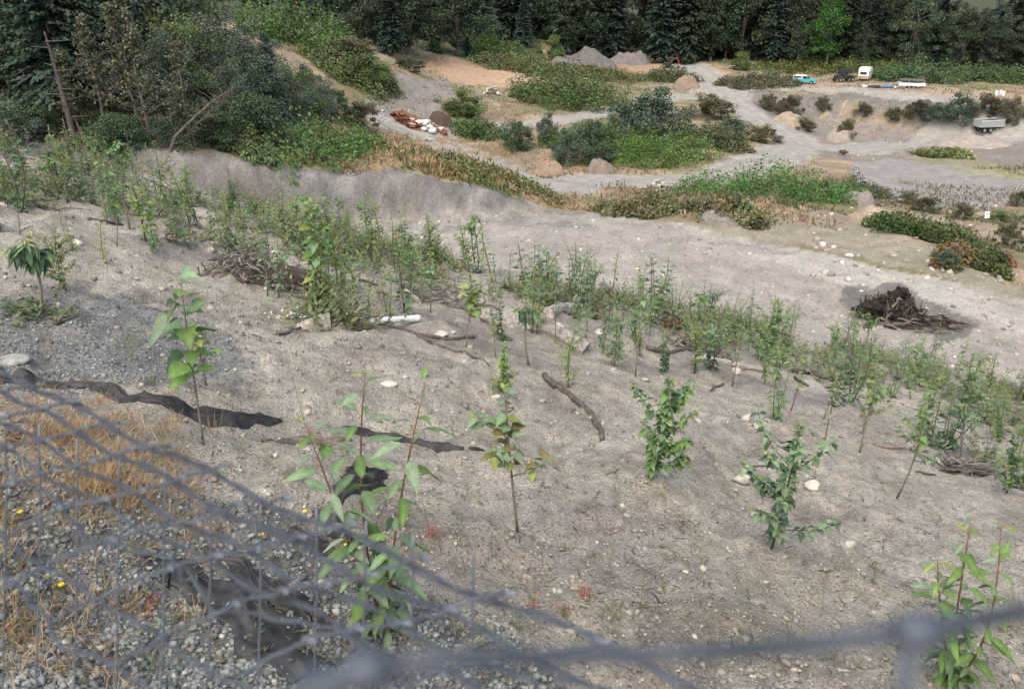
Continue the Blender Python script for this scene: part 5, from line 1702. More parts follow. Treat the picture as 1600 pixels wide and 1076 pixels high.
fabric([(85, 600), (150, 606), (230, 625), (300, 648), (370, 660), (440, 658)], [10, 18, 26, 30, 26, 5], 'long black fabric strip lying crumpled behind the dry grass', .40, 1)
fabric([(0, 598), (60, 600), (110, 604)], [26, 22, 10], 'black fabric end at the left edge, half hidden by blurred wire', .4, 2)
fabric([(410, 690), (455, 692), (510, 694), (548, 688)], [4, 14, 16, 6], 'brownish cloth scrap right of the black fabric strip', .35, 3, M_FABB)
fabric([(524, 676), (580, 680), (640, 692), (700, 702), (725, 702)], [14, 12, 12, 16, 4], 'thin black fabric strip behind the nearest tall sapling', .45, 4)
fabric([(733, 702), (760, 707)], [8, 3], 'small black fabric tip at the end of the thin strip', .4, 5)
fabric([(528, 790), (550, 770), (575, 752), (602, 742)], [14, 40, 44, 10], 'upturned black fabric flap beside the nearest tall sapling', .6, 6)
fabric([(492, 800), (520, 822), (550, 850)], [10, 34, 20], 'dark ragged fabric hollow left of the nearest tall sapling', .5, 7)
fabric([(455, 830), (490, 850), (530, 872)], [16, 40, 30], 'black crumpled fabric in the gravel below the yellow flower', .4, 8)
fabric([(222, 872), (280, 890), (350, 940), (420, 1000), (490, 1050)], [20, 60, 74, 84, 70], 'wide flat dark fabric sheet crossing the gravel at the lower left', .10, 9, folds=1.2, name='fabric_sheet')
fabric([(318, 858), (370, 890), (430, 930), (490, 975)], [12, 36, 34, 40], 'narrow black fabric fold right of the wide dark sheet', .32, 10, folds=2)
fabric([(400, 895), (440, 925), (500, 970), (520, 990)], [14, 30, 34, 20], 'black fabric fold nearest to the tall sapling foot', .35, 11, folds=2)

# ------------------------------------------------------------------ flowers, tufts and dry stalks
M_YEL = simple('yellow_petal', (.85, .52, .01), .6, .1)
M_WHITE = simple('white_petal', (.75, .75, .70), .6, .1)
for (px, py, r, lab) in [(478, 800, .017, 'yellow flower nearest to the top edge of the wire mesh'), (411, 837, .016, 'yellow flower left of the black crumpled fabric'), (101, 918, .016, 'yellow flower in the gravel at the lower left'),
                         (37, 804, .015, 'yellow flower at the left edge of the wire mesh'), (541, 852, .012, 'small yellow flower at the foot of the tallest near sapling')]:
    p = hit(px, py + 14)
    root = empty('yellow_flower', p, lab, 'flower', 'yellow flowers in the gravel')
    mb = MB(); mb.col = (.6, 1.0, .4); mb.tube([(0, 0, -.02), (.01, 0, .05), (0, 0, .085)], .003, 4); mb.build('stalk', M_STEM, root)
    hd = MB(); hd.lathe([(.001, .082), (r * .5, .084), (r * .6, .095), (.001, .10)], n=10); hd.build('flower_centre', M_YEL, root)
    pt = MB()
    for k in range(13):
        a = k * 6.283 / 13
        c, s = math.cos(a), math.sin(a)
        pt.add([(c * r * .4, s * r * .4, .09), (c * r - s * r * .2, s * r + c * r * .2, .097), (c * r * 1.25, s * r * 1.25, .094), (c * r + s * r * .2, s * r - c * r * .2, .097)], [(0, 1, 2, 3)])
    pt.build('petals', M_YEL, root)
for i, (px, py, c, lab) in enumerate([(832, 950, (.50, .14, .05), 'orange leaved weed on the slope above the mesh edge'), (676, 838, (.65, .08, .05), 'bright red leaved weed right of the tallest near sapling'), (512, 975, (.60, .22, .05), 'orange leaved weed on the dark fabric sheet'), (880, 960, (.5, .16, .1), 'small reddish weed right of the orange leaved weed'),
                                     (20, 690, (.30, .06, .04), 'dark red weed at the left edge behind the mesh'), (240, 945, (.5, .16, .09), 'pinkish weed in the gravel left of the dark fabric sheet'), (912, 932, (.5, .10, .04), 'tiny red weed on the blue grey stones of the lower slope'), (228, 968, (.55, .24, .06), 'orange weed in the gravel beside a straw tuft'), (565, 905, (.6, .12, .08), 'pink red weed among the leaves of the nearest sapling')]):
    p = hit(px, py); g = np.random.default_rng(950 + i)
    n = 46
    P = np.array([(g.normal() * .035, g.normal() * .035, abs(g.normal()) * .05) for _ in range(n)])
    D = rand_dirs(g, n); D[:, 2] = abs(D[:, 2])
    root = empty('red_weed', p, lab, 'weed')
    obj('foliage', leafy('foliage', M_LEAF, P, D, np.array([0, 0, 1.]) + .4 * g.normal(size=(n, 3)), np.full(n, .022), np.full(n, .010), np.array(c) * .75 * (.6 + .6 * g.random((n, 1)))), root)
    mb = MB(); mb.col = (1, .6, .4); mb.tube([(0, 0, -.02), (.005, 0, .04), (0, .004, .09)], .003, 4); mb.build('stalk', M_STEM, root)
TUFTS = [(300, 968, .16, 60, STRAWS[:2], 'round straw tuft left of the wide dark fabric sheet'), (290, 835, .14, 60, STRAWS, 'spiky straw tuft above the narrow fabric fold'), (185, 960, .13, 50, STRAWS, 'grey straw tuft in the middle of the gravel'), (225, 775, .15, 60, STRAWS, 'orange straw tuft left of the spiky one'),
         (715, 985, .17, 60, [STRAWS[2], (.38, .34, .28)], 'pale grey grass tuft right of the nearest sapling foot'), (492, 684, .16, 60, STRAWS, 'orange straw tuft on the brownish cloth scrap'), (232, 600, .16, 40, [(.17, .20, .06)], 'green grass tuft above the black fabric strip'), (960, 572, .22, 50, [(.13, .14, .07)], 'dark green grass tuft near the curved stick'), (1070, 825, .16, 30, [(.14, .17, .08)], 'thin green grass tuft on the lower middle slope'),
         (450, 745, .18, 60, [(.24, .22, .14)], 'dry grey green tuft left of the upturned fabric flap'), (540, 735, .18, 20, [(.2, .22, .08)], 'green blades growing from the upturned fabric flap'), (150, 760, .2, 120, [STRAWS[0], (.40, .24, .11)], 'large orange brown straw clump behind the mesh'), (90, 690, .2, 110, [STRAWS[0], (.32, .17, .08)], 'brown straw clump at the upper left of the mesh'), (205, 540, .3, 50, [(.15, .18, .09)], 'feathery green tuft on the grey stony patch'),
         (310, 650, .12, 40, [(.10, .13, .05)], 'green tuft in front of the black fabric strip'), (1115, 605, .2, 40, [(.15, .14, .07)], 'small dark tuft right of the bushiest sapling'), (325, 490, .1, 24, [(.15, .17, .08)], 'little green tuft below the dark root heap')]
for i, (px, py, h, n, cols, lab) in enumerate(TUFTS):
    p = hit(px, py); g = np.random.default_rng(980 + i)
    tag(obj('grass_tuft', blades_mesh('grass_tuft', [(0, 0, -.01)], g, cols, h, n, .0038, h * .7), None, p), lab, 'grass', 'grass tufts on the slope')
p = hit(465, 508); g = np.random.default_rng(3)
mb = MB(); mb.col = (.6, 1, .4); hd = MB()
for k in range(26):
    x, y, z = g.normal() * .22, g.normal() * .1, .10 + .14 * g.random()
    mb.tube([(x * .5, y * .5, -.02), (x, y, z)], .003, 3)
    hd.lathe([(.001, z), (.014, z + .004), (.001, z + .012)], (x, y, 0), n=6)
root = empty('daisy_plant', p, 'white flowering weed in front of the dark root heap', 'flower'); mb.build('stalks', M_STEM, root); hd.build('flower_heads', M_WHITE, root)
STK = [((477, 665), (450, 560)), ((690, 720), (668, 690)), ((958, 905), (962, 852)), ((1000, 950), (1004, 915)), ((670, 825), (660, 780)), ((1285, 960), (1288, 905)), ((80, 560), (60, 505)), ((92, 570), (72, 500)), ((1385, 770), (1368, 722)), ((1372, 748), (1355, 715)), ((1122, 1010), (1125, 960)), ((1585, 960), (1578, 905)), ((540, 1040), (552, 985)),
       ((700, 1020), (770, 990)), ((350, 910), (300, 760)), ((250, 700), (262, 660)), ((180, 705), (196, 655)), ((60, 640), (72, 590))]
for i, (b, t) in enumerate(STK):
    p = hit(*b); h, lx = lean_from_px(p, t, b); g = np.random.default_rng(1000 + i)
    h = max(h, .06)
    mb = MB(); c = .8 + .5 * g.random(); mb.col = (c * 1.1, c, c * .8)
    mid = Vector((lx * .55 + g.normal() * .02, g.normal() * .02, h * .5))
    mb.tube([(0, 0, -.02), mid, (lx, 0, h)], [.004, .003, .0015], 4)
    for k in range(4):
        f = .4 + .15 * k; q = Vector((lx * f, 0, h * f)); mb.tube([q, q + Vector((g.normal() * .05, g.normal() * .05, .05))], [.002, .001], 3)
    near_ = ['beside the cloth scrap', 'at the thin fabric strip', 'on the lower middle slope', 'on the lower slope right of the mesh', 'right of the nearest tall sapling', 'on the lower right slope', 'on the grey stony patch', 'on the grey stony patch, second of two', 'below the leaning sapling', 'below the leaning sapling, left one', 'near the blurred wire', 'at the right edge', 'at the nearest sapling foot', 'right of the nearest sapling, bent over', 'between the fabric folds', 'in the straw, right', 'in the straw, left', 'behind the top wires'][i]
    tag(mb.build('dry_stalk', M_STEM, None, p), f'thin dry stalk standing {near_}', 'stalk', 'dry stalks')

# fine woody litter on bare earth
rg = np.random.default_rng(890)
pts = []
px = rg.uniform(-60, 1660, 1500); py = rg.uniform(330, 1060, 1500)
ok = py > np.interp(px, BX, B_TOP) + 20
pts = [(q[0], q[1], q[2] + .006) for q in near_hits(px[ok], py[ok])]
n_ = len(pts) * 2
P = np.repeat(np.array(pts), 2, axis=0) + np.concatenate([rg.normal(size=(n_, 2)) * .06, np.zeros((n_, 1))], 1)
D = np.stack([rg.normal(size=n_), rg.normal(size=n_), rg.normal(size=n_) * .12], 1)
L = .04 + .16 * rg.random(n_) ** 2
tag(obj('woody_litter', leafy('woody_litter', M_DRY, P, D, np.array([0, 0, 1.]) + .2 * rg.normal(size=(n_, 3)), L, .006 + .010 * rg.random(n_), np.array((.12, .10, .085)) * (.6 + 1.0 * rg.random((n_, 1))), .3)), kind='stuff')
# ------------------------------------------------------------------ vehicles, heaps and litter of the pit
M_TURQ = simple('turquoise_paint', (.07, .36, .40), .45, .15, 3)
M_WPAINT = simple('white_paint', (.72, .72, .70), .5, .12, 3)
M_CREAM = simple('cream_sheet', (.62, .64, .60), .55, .15, 2)
M_RUST = simple('rust', (.15, .065, .04), .85, .4, 5)
M_RUSTL = simple('faded_rust_paint', (.38, .27, .22), .8, .25, 4)
M_GLASS = simple('dark_glass', (.02, .025, .03), .12, .1, 2, spec=.6)
M_RUB = simple('tyre_rubber', (.018, .018, .019), .85, .2, 20)
M_STEEL = simple('grey_steel', (.30, .31, .31), .5, .25, 5, metal=.2)
M_LGREY = simple('pale_grey_paint', (.30, .33, .33), .55, .2, 3)
M_DARK = simple('dark_machine_paint', (.030, .032, .035), .7, .3, 5)
M_RED = simple('red_paint', (.46, .035, .03), .5, .15, 4)
M_BLUE = simple('blue_tarpaulin', (.05, .16, .48), .5, .2, 5)
M_HEAD = simple('lamp_glass', (.65, .65, .6), .2, .05, 4)


def wheel(parent, x, y, z, r, w):
    """wheel > tyre, rim"""
    wh = bpy.data.objects.new('wheel', None); wh.location = (x, y, z); link(wh, parent)
    a = MB(); a.lathe([(r * .62, -w / 2), (r * .93, -w / 2), (r, -w * .3), (r, w * .3), (r * .93, w / 2), (r * .62, w / 2)], axis='Y', n=16); a.build('tyre', M_RUB, wh)
    b = MB(); b.lathe([(.02, -w * .55), (r * .5, -w * .52), (r * .6, -w * .44), (r * .6, w * .44), (r * .5, w * .52), (.02, w * .55)], axis='Y', n=16); b.build('rim', M_STEEL, wh)


def place(root, px, py, rz):
    p = hit(px, py); root.location = p; root.rotation_euler = (0, 0, rz)
    return p


def pickup(px, py, rz):
    r = empty('pickup_truck', (0, 0, 0), 'turquoise pickup truck with a white canopy parked on the upper dirt road', 'pickup truck')
    place(r, px, py, rz)
    W = .92
    b = MB(); b.extrude([(-2.35, .48), (-2.35, 1.05), (-.35, 1.08), (.95, 1.08), (2.15, .98), (2.42, .86), (2.42, .5), (1.95, .42), (1.9, .62), (1.68, .80), (1.38, .80), (1.15, .62), (1.1, .42), (-1.0, .42), (-1.05, .62), (-1.27, .80), (-1.57, .80), (-1.8, .62), (-1.85, .42)][::-1], -W, W)
    b.build('body', M_TURQ, r)
    c = MB(); c.extrude([(-.35, 1.08), (.98, 1.08), (.42, 1.62), (-.35, 1.66)][::-1], -W + .08, W - .08); c.build('cab', M_TURQ, r)
    c = MB(); c.extrude([(-.38, 1.66), (.43, 1.625), (.33, 1.70), (-.38, 1.73)][::-1], -W + .06, W - .06); c.build('cab_roof', M_WPAINT, r)
    c = MB(); c.extrude([(-2.33, 1.062), (-.40, 1.085), (-.40, 1.74), (-2.15, 1.74), (-2.33, 1.60)][::-1], -W + .05, W - .05); c.build('canopy', M_WPAINT, r)
    for y in (-1, 1):
        g = MB(); g.box((-1.35, y * (W - .045), 1.40), (1.55, .03, .34)); g.build('canopy_window', M_GLASS, r)
        g = MB(); g.add([(-.25, y * (W - .07), 1.13), (.82, y * (W - .07), 1.13), (.36, y * (W - .07), 1.56), (-.25, y * (W - .07), 1.58)], [(0, 1, 2, 3) if y < 0 else (3, 2, 1, 0)]); g.build('side_window', M_GLASS, r)
        g = MB(); g.box((2.42, y * .66, .78), (.04, .26, .16)); g.build('headlight', M_HEAD, r)
        for x in (-1.42, 1.53): wheel(r, x, y * (W - .12), .36, .36, .22)
    g = MB(); g.add([(1.0, -.74, 1.1), (1.0, .74, 1.1), (.46, .70, 1.60), (.46, -.70, 1.60)], [(0, 1, 2, 3)]); g.build('windscreen', M_GLASS, r)
    for x, n in ((2.46, 'bumper'), (-2.40, 'bumper')):
        g = MB(); g.box((x, 0, .52), (.10, 1.75, .16)); g.build(n, M_STEEL, r)
    g = MB(); g.box((2.43, 0, .76), (.03, .95, .18)); g.build('grille', M_DARK, r)


pickup(1256, 131, math.radians(-24))


def dump(px, py, rz):
    r = empty('dump_trailer', (0, 0, 0), 'pale grey tandem axle dump trailer with an open box by the quarry wall', 'trailer')
    place(r, px, py, rz); r.scale = (.86, .86, .86)
    W = 1.2
    out = [(-2.9, 1.15), (-2.75, 2.45), (2.5, 2.6), (2.8, 1.15)]
    for y in (-1, 1):
        b = MB(); b.extrude(out[::-1], y * W - .04, y * W + .04); sp = b.build('side_panel', M_LGREY, r)
        rb = MB()
        for k in range(7):
            x = -2.4 + k * .8; rb.box((x, y * (W + .08), 1.85), (.10, .08, 1.3))
        for k in range(7):
            pass
        rb2 = MB(); rb2.box((-.1, y * (W + .09), 2.5), (5.3, .11, .14), ry=-.028); rb2.build('top_rail', M_CREAM, r)
        for k in range(7):
            q = MB(); q.box((-2.4 + k * .8, y * (W + .075), 1.8), (.10, .07, 1.2)); q.build('rib', M_LGREY, r)
    b = MB(); b.box((0, 0, 1.12), (5.7, 2.3, .08)); b.build('box_floor', M_DARK, r)
    b = MB(); b.add([(-2.9, -W, 1.15), (-2.9, W, 1.15), (-2.75, W, 2.45), (-2.75, -W, 2.45), (-2.82, -W, 1.15), (-2.82, W, 1.15), (-2.67, W, 2.45), (-2.67, -W, 2.45)], [(0, 3, 2, 1), (4, 5, 6, 7), (0, 1, 5, 4), (2, 3, 7, 6), (1, 2, 6, 5), (0, 4, 7, 3)]); b.build('tailgate', M_LGREY, r)
    b = MB(); b.add([(2.8, -W, 1.15), (2.8, W, 1.15), (2.5, W, 2.95), (2.5, -W, 2.95), (2.72, -W, 1.15), (2.72, W, 1.15), (2.42, W, 2.95), (2.42, -W, 2.95)], [(0, 1, 2, 3), (4, 7, 6, 5), (0, 4, 5, 1), (2, 6, 7, 3), (1, 5, 6, 2), (0, 3, 7, 4)]); b.build('front_panel', M_LGREY, r)
    hp = IV2 * np.array([2.2, 1.0, .7]) * (1 + .08 * RNG.normal(size=(len(IV2), 1)))
    obj('dark_filling', mesh_np('dark_filling', hp, IF2, M_DARK), r, (.3, 0, 1.85))  # dark body filling the open box
    b = MB(); b.box((.3, .45, .92), (6.4, .16, .26)); b.box((.3, -.45, .92), (6.4, .16, .26)); b.box((3.2, 0, .9), (.2, 1.0, .2)); b.build('chassis', M_DARK, r)
    b = MB(); b.tube([(3.2, 0, .9), (4.6, 0, .75)], .09, 8); b.build('tow_bar', M_DARK, r)
    for x in (-1.6, -.25):
        for y in (-1, 1): wheel(r, x, y * .98, .5, .5, .42)
        a = MB(); a.tube([(x, -.9, .5), (x, .9, .5)], .07, 8); a.build('axle', M_DARK, r)
        f = MB(); f.box((x, 0, 1.03), (1.0, 2.3, .04)); f.build('mudguard', M_DARK, r)


dump(1543, 206, math.radians(8))


def camper(px, py, rz):
    r = empty('camper_trailer', (0, 0, 0), 'white camper trailer with a faded reddish lower band in front of the dark trees', 'camper trailer')
    place(r, px, py, rz)
    W = 1.1
    prof = [(-2.0, .55), (-2.05, 1.2), (-1.95, 2.2), (-1.6, 2.65), (-1.1, 2.78), (1.1, 2.78), (1.65, 2.6), (2.0, 2.0), (2.05, 1.2), (1.9, .55)]
    b = MB(); b.extrude(prof[::-1], -W, W); b.build('shell', M_CREAM, r)
    for y in (-1, 1):
        s = MB(); s.box((0, y * (W + .012), .92), (3.95, .02, .62)); s.build('side_band', M_RUSTL, r)
        for x in (-1.1, .75):
            f = MB(); f.box((x, y * (W + .012), 1.75), (.95, .03, .55)); fo = f.build('window', M_STEEL, r)
            g = MB(); g.box((x, y * (W + .03), 1.75), (.83, .02, .44)); g.build('pane', M_GLASS, fo)
        wheel(r, 0, y * .92, .32, .32, .2)
    d = MB(); d.box((-.15, -(W + .02), 1.38), (.62, .03, 1.6)); do = d.build('door', M_WPAINT, r)
    h = MB(); h.box((.08, -(W + .05), 1.35), (.05, .04, .12)); h.build('handle', M_STEEL, do)
    for x, s in ((-2.06, -1), (2.06, 1)):
        g = MB(); g.box((x - s * .05, 0, 1.72), (.05, 1.3, .5)); g.build('end_window', M_GLASS, r)
        q = MB(); q.box((x - s * .04, 0, .92), (.05, 2.05, .55)); q.build('end_band', M_RUSTL, r)
    t = MB(); t.box((.3, 0, 2.83), (.5, .4, .10)); t.build('roof_vent', M_WPAINT, r)
    t = MB(); t.tube([(1.9, .6, .5), (3.0, 0, .5)], .05, 6); t.tube([(1.9, -.6, .5), (3.0, 0, .5)], .05, 6); t.build('tow_bar', M_DARK, r)


camper(1350, 126, math.radians(58))


def old_truck(px, py, rz):
    r = empty('old_truck', (0, 0, 0), 'derelict dark truck standing left of the white camper trailer', 'truck')
    place(r, px, py, rz)
    b = MB(); b.box((0, 0, .8), (4.6, .9, .2)); b.build('chassis', M_DARK, r)
    b = MB(); b.extrude([(-.2, .9), (-.2, 2.5), (.9, 2.5), (1.15, 1.7), (1.15, .9)][::-1], -.95, .95); b.build('cab', M_DARK, r)
    for y in (-1, 1):
        g = MB(); g.box((.38, y * .965, 1.95), (.75, .02, .6)); g.build('side_window', M_GLASS, r)
        f = MB(); f.box((1.7, y * .8, 1.05), (.9, .4, .15)); f.build('fender', M_RUST, r)
        for x in (1.7, -1.5): wheel(r, x, y * .85, .5, .5, .3)
    b = MB(); b.extrude([(1.15, .9), (1.15, 1.55), (2.2, 1.4), (2.25, .9)][::-1], -.55, .55); b.build('bonnet', M_DARK, r)
    g = MB(); g.add([(1.17, -.8, 1.72), (1.17, .8, 1.72), (.93, .8, 2.42), (.93, -.8, 2.42)], [(0, 1, 2, 3)]); g.build('windscreen', M_GLASS, r)
    b = MB(); b.box((-1.5, 0, 1.05), (2.3, 2.0, .12)); b.build('flat_bed', M_DARK, r)
    for x in (-2.55, -.5):
        for y in (-.95, .95):
            p_ = MB(); p_.box((x, y, 1.85), (.10, .10, 1.5)); p_.build('rack_post', M_DARK, r)
    p_ = MB(); p_.box((-1.5, 0, 2.62), (2.3, 2.0, .08)); p_.build('rack_top', M_DARK, r)


old_truck(1318, 128, math.radians(200))


def flatbed(px, py, rz):
    r = empty('flatbed_trailer', (0, 0, 0), 'white sided flatbed trailer with a dark rack parked by the bramble hedge', 'trailer')
    place(r, px, py, rz)
    b = MB(); b.box((0, 0, .82), (4.9, 2.0, .10)); b.build('deck', M_DARK, r)
    for y in (-1, 1):
        b = MB(); b.box((0, y * 1.03, .86), (4.9, .06, .55)); b.build('side_board', M_WPAINT, r)
        for x in (-2.2, -.7, .8, 2.2):
            p_ = MB(); p_.box((x, y * .97, 1.35), (.07, .06, .6)); p_.build('post', M_STEEL, r)
        p_ = MB(); p_.box((0, y * .97, 1.66), (4.6, .07, .08)); p_.build('rail', M_STEEL, r)
        for x in (-.5, .35): wheel(r, x, y * .82, .33, .33, .22)
    b = MB(); b.box((0, 0, 1.52), (4.4, 1.75, .22)); b.build('dark_cover', M_DARK, r)
    b = MB(); b.box((2.48, 0, .86), (.06, 2.0, .5)); b.box((-2.48, 0, .86), (.06, 2.0, .5)); b.build('end_board', M_WPAINT, r)
    b = MB(); b.tube([(-2.45, 0, .65), (-3.5, 0, .55)], .06, 6); b.build('tow_bar', M_DARK, r)


flatbed(1423, 138, math.radians(-15))


def excavator(px, py, rz):
    r = empty('excavator', (0, 0, 0), 'small dark excavator with a red boom on the orange clearing', 'excavator')
    place(r, px, py, rz)
    for y in (-1, 1):
        b = MB(); b.extrude([(-1.0, .25), (-.8, .0), (.8, .0), (1.0, .25), (.8, .55), (-.8, .55)][::-1], y * .8 - .2, y * .8 + .2); b.build('track', M_RUB, r)
    b = MB(); b.box((0, 0, .6), (1.2, 1.3, .2)); b.build('turntable', M_DARK, r)
    b = MB(); b.box((-.35, 0, 1.05), (1.6, 1.6, .7), taper=(.92, .92)); b.build('engine_cover', M_DARK, r)
    b = MB(); b.box((.35, .35, 1.75), (.95, .85, 1.4), taper=(.9, .92)); cb = b.build('cab', M_DARK, r)
    g = MB(); g.box((.36, .35 - .44, 1.95), (.7, .03, .75)); g.build('pane', M_GLASS, cb)
    g = MB(); g.box((.84, .35, 1.95), (.03, .62, .8)); g.build('pane', M_GLASS, cb)
    g = MB(); g.box((.35, .35, 2.49), (.95, .85, .08)); g.build('roof', M_RUST, cb)
    b = MB(); b.tube([(.5, -.3, 1.2), (1.2, -.3, 2.3), (2.0, -.3, 2.5), (2.6, -.3, 2.0)], [.16, .18, .16, .12], 6); b.build('boom', M_RUST, r)
    b = MB(); b.tube([(2.45, -.3, 2.2), (2.7, -.3, 1.2), (2.6, -.3, .6)], [.13, .11, .09], 6); b.build('stick', M_RED, r)
    b = MB(); b.extrude([(2.35, .6), (2.85, .6), (2.95, .15), (2.6, .0), (2.25, .2)][::-1], -.65, .05); b.build('bucket', M_DARK, r)


excavator(1044, 107, math.radians(-28))

# white boards, tarpaulin heap, barrels, sign
for i, (px, py, w, h, rx, rz, lab) in enumerate([(1146, 109, 2.6, 1.3, 1.1, .3, 'white sheet lying on the bramble strip at the road fork'), (1155, 107, 1.6, 1.6, .4, -.4, 'smaller white board leaning on the white sheet at the road fork')]):
    p = hit(px, py); b = MB(); b.box((0, 0, .35), (w, .08, h), rx=rx)
    for k in range(3): b.box((-w / 3 + k * w / 3, .06, .35), (.06, .06, h * .9), rx=rx)
    o = b.build('white_board', M_WPAINT, None, p + Vector((0, 0, .4))); o.rotation_euler.z = rz; tag(o, lab, 'board')
p = hit(1387, 137)
for i, (dx, m, sx, sy, sz, lab) in enumerate([(0, M_BLUE, 1.9, 1.1, .55, 'crumpled blue tarpaulin beside the upper dirt road'), (-2.6, M_DARK, 2.2, 1.2, .6, 'dark covered heap left of the blue tarpaulin'), (-4.7, M_WPAINT, .9, .7, .5, 'white bag left of the dark covered heap'), (1.7, M_WPAINT, .5, .4, .4, 'small white bag right of the blue tarpaulin')]):
    V = IV2.copy(); V[:, 2] = np.maximum(V[:, 2], -.3); V *= (1 + .13 * RNG.normal(size=(len(V), 1))); V *= np.array([sx, sy, sz]) * .62
    o = obj(('tarpaulin', 'covered_heap', 'bag', 'bag')[i], mesh_np('cover', V, IF2, m), None, (p.x + dx, p.y + .3, Hs(p.x + dx, p.y + .3) + .15)); tag(o, lab, ('tarpaulin', 'heap', 'bag', 'bag')[i])
for i, (px, py, lab) in enumerate([(1563, 149, 'white barrel standing by the bramble hedge at the right'), (1567, 150, 'white barrel just right of the other one'), (1556, 150, 'white barrel standing apart on the left')]):
    p = hit(px, py); root = empty('barrel', p, lab, 'barrel', 'white barrels')
    b = MB(); b.lathe([(.28, 0), (.30, .05), (.30, .3), (.315, .32), (.30, .34), (.30, .62), (.315, .64), (.30, .66), (.30, .9), (.28, .94)], n=14); b.build('drum', M_WPAINT, root)
    b = MB(); b.lathe([(.285, .93), (.285, .96), (.06, .965)], n=14); b.build('lid', M_RED if i == 1 else M_CREAM, root)
p = hit(1540, 346)
r = empty('sign_board', p, 'small white sign board on two legs at the edge of the scrub', 'sign', rz=.25)
b = MB(); b.box((0, 0, .62), (.52, .04, .62), rx=-.25); bo = b.build('board', M_WPAINT, r)
b = MB(); b.box((0, -.045, .72), (.34, .012, .09), rx=-.25); b.build('printed_bar', M_LGREY, bo)
b = MB(); b.box((0, -.022, .54), (.30, .012, .05), rx=-.25); b.build('printed_bar', M_LGREY, bo)
for x in (-.2, .2):
    b = MB(); b.box((x, .04, .25), (.05, .05, .6)); b.build('leg', M_STEEL, r)


def mound(px, py, wpx, hpx, label, col, seed, depth=.8, name='soil_heap', cat='heap', mat=None):
    p = hit(px, py); k = ppm(p); w = wpx / k; h = hpx / k
    g = np.random.default_rng(seed)
    n = 40
    a = np.linspace(0, 6.283, n, endpoint=False); rr = np.linspace(0, 1, 16)
    A, Rr = np.meshgrid(a, rr, indexing='ij')
    x = np.cos(A) * Rr * w / 2; y = np.sin(A) * Rr * w / 2 * depth
    prof = (1 - Rr ** 2.2) * .8 * (1 + .8 * fbm(x * 3.2 / w + seed, y * 3 / w, seed, 4)) + .10 * fbm(x * 10 / w, y * 10 / w, seed + 9, 3) * (1 - Rr)
    z = h * prof + H(x + p.x, y + p.y + w * depth * .3) - p.z - .06 * (Rr > .97) * h - .02
    V = np.stack([x, y + w * depth * .3, z], -1).reshape(-1, 3)
    F = []
    for i in range(n):
        for j in range(15):
            F.append((i * 16 + j, i * 16 + j + 1, ((i + 1) % n) * 16 + j + 1, ((i + 1) % n) * 16 + j))
    T = np.array(col) * (1 + .22 * fbm(V[:, 0] * 2.2, V[:, 1] * 2.2, seed + 3, 3))[:, None]
    me = mesh_np(name, V, np.array(F), mat or M_GROUND, T, smooth=True)
    at = me.attributes.new('stony', 'FLOAT', 'POINT'); at.data.foreach_set('value', np.full(len(V), .8, np.float32))
    return tag(obj(name, me, None, p), label, cat)


mound(922, 106, 96, 24, 'large grey gravel heap below the dark treeline', GREYD * .62, 1)
mound(985, 102, 70, 24, 'paler gravel heap with weeds, right of the large grey one', GREYD * .75, 2)
mound(880, 104, 46, 16, 'low grey gravel heap left of the large one', GREYD * .65, 3)
mound(940, 272, 48, 25, 'smooth grey soil heap below the dark bushes of the traffic island', np.array((.24, .215, .18)), 4)
mound(858, 275, 55, 26, 'brown soil heap left of the smooth grey one', np.array((.30, .23, .17)), 5)
mound(1375, 350, 90, 40, 'pale tan dirt mound beyond the bench', np.array((.36, .30, .23)), 6)
mound(1345, 322, 60, 26, 'grey dirt mound behind the pale tan one', np.array((.27, .25, .23)), 7)
mound(1316, 222, 46, 28, 'small pale mound in the bend of the dirt road', np.array((.34, .31, .27)), 8)
mound(1240, 200, 60, 18, 'straw coloured mound beside the bending road', np.array((.31, .265, .20)), 9)
mound(1125, 352, 70, 26, 'weedy grey mound at the far edge of the bench', np.array((.25, .235, .20)), 10)
mound(1185, 215, 70, 24, 'tan earth bank at the right end of the traffic island', np.array((.34, .26, .18)), 11)
mound(1530, 232, 130, 16, 'low pale spoil bank below the dump trailer', np.array((.33, .30, .26)), 12)
mound(1075, 138, 44, 18, 'brown earth heap where the roads meet', np.array((.25, .20, .155)), 13)

RK = [mesh_np('rock', IV0 * (1 + .2 * RNG.normal(size=(12, 1))), IF0, M_STONE, np.tile(np.array(c), (12, 1))) for c in ((.75, .73, .7), (1.0, .98, .94), (.5, .49, .47), (1.2, 1.18, 1.12))]


def rockpile(px, py, wpx, hpx, n, label, seed, size=.3):
    p = hit(px, py); k = ppm(p); w = wpx / k / 2; h = hpx / k; g = np.random.default_rng(seed)
    root = empty('rock_pile', p, label, 'rock pile')
    for i in range(n):
        r = g.random() ** .6; a = g.random() * 6.283; x, y = w * r * math.cos(a), w * .7 * r * math.sin(a)
        s = size * (.5 + .9 * g.random())
        m4 = Matrix.Translation((x, y, h * (1 - r) * .9 + Hs(p.x + x, p.y + y) - p.z)) @ Matrix.Rotation(g.random() * 6, 4, 'Z') @ Matrix.Diagonal((s, s * .8, s * .7, 1))
        obj('rock', RK[g.integers(0, 4)], root, mat4=m4)


rockpile(1025, 297, 46, 17, 46, 'pile of pale broken rocks beside the dirt road', 61, .26)
rockpile(990, 84, 36, 14, 20, 'white rocks on top of the paler gravel heap', 62, .4)
rockpile(770, 148, 28, 15, 22, 'heap of dark grey scrap near the bright green bush', 63, .35)
rockpile(670, 222, 22, 6, 10, 'small dark scrap beside the near road', 64, .25)

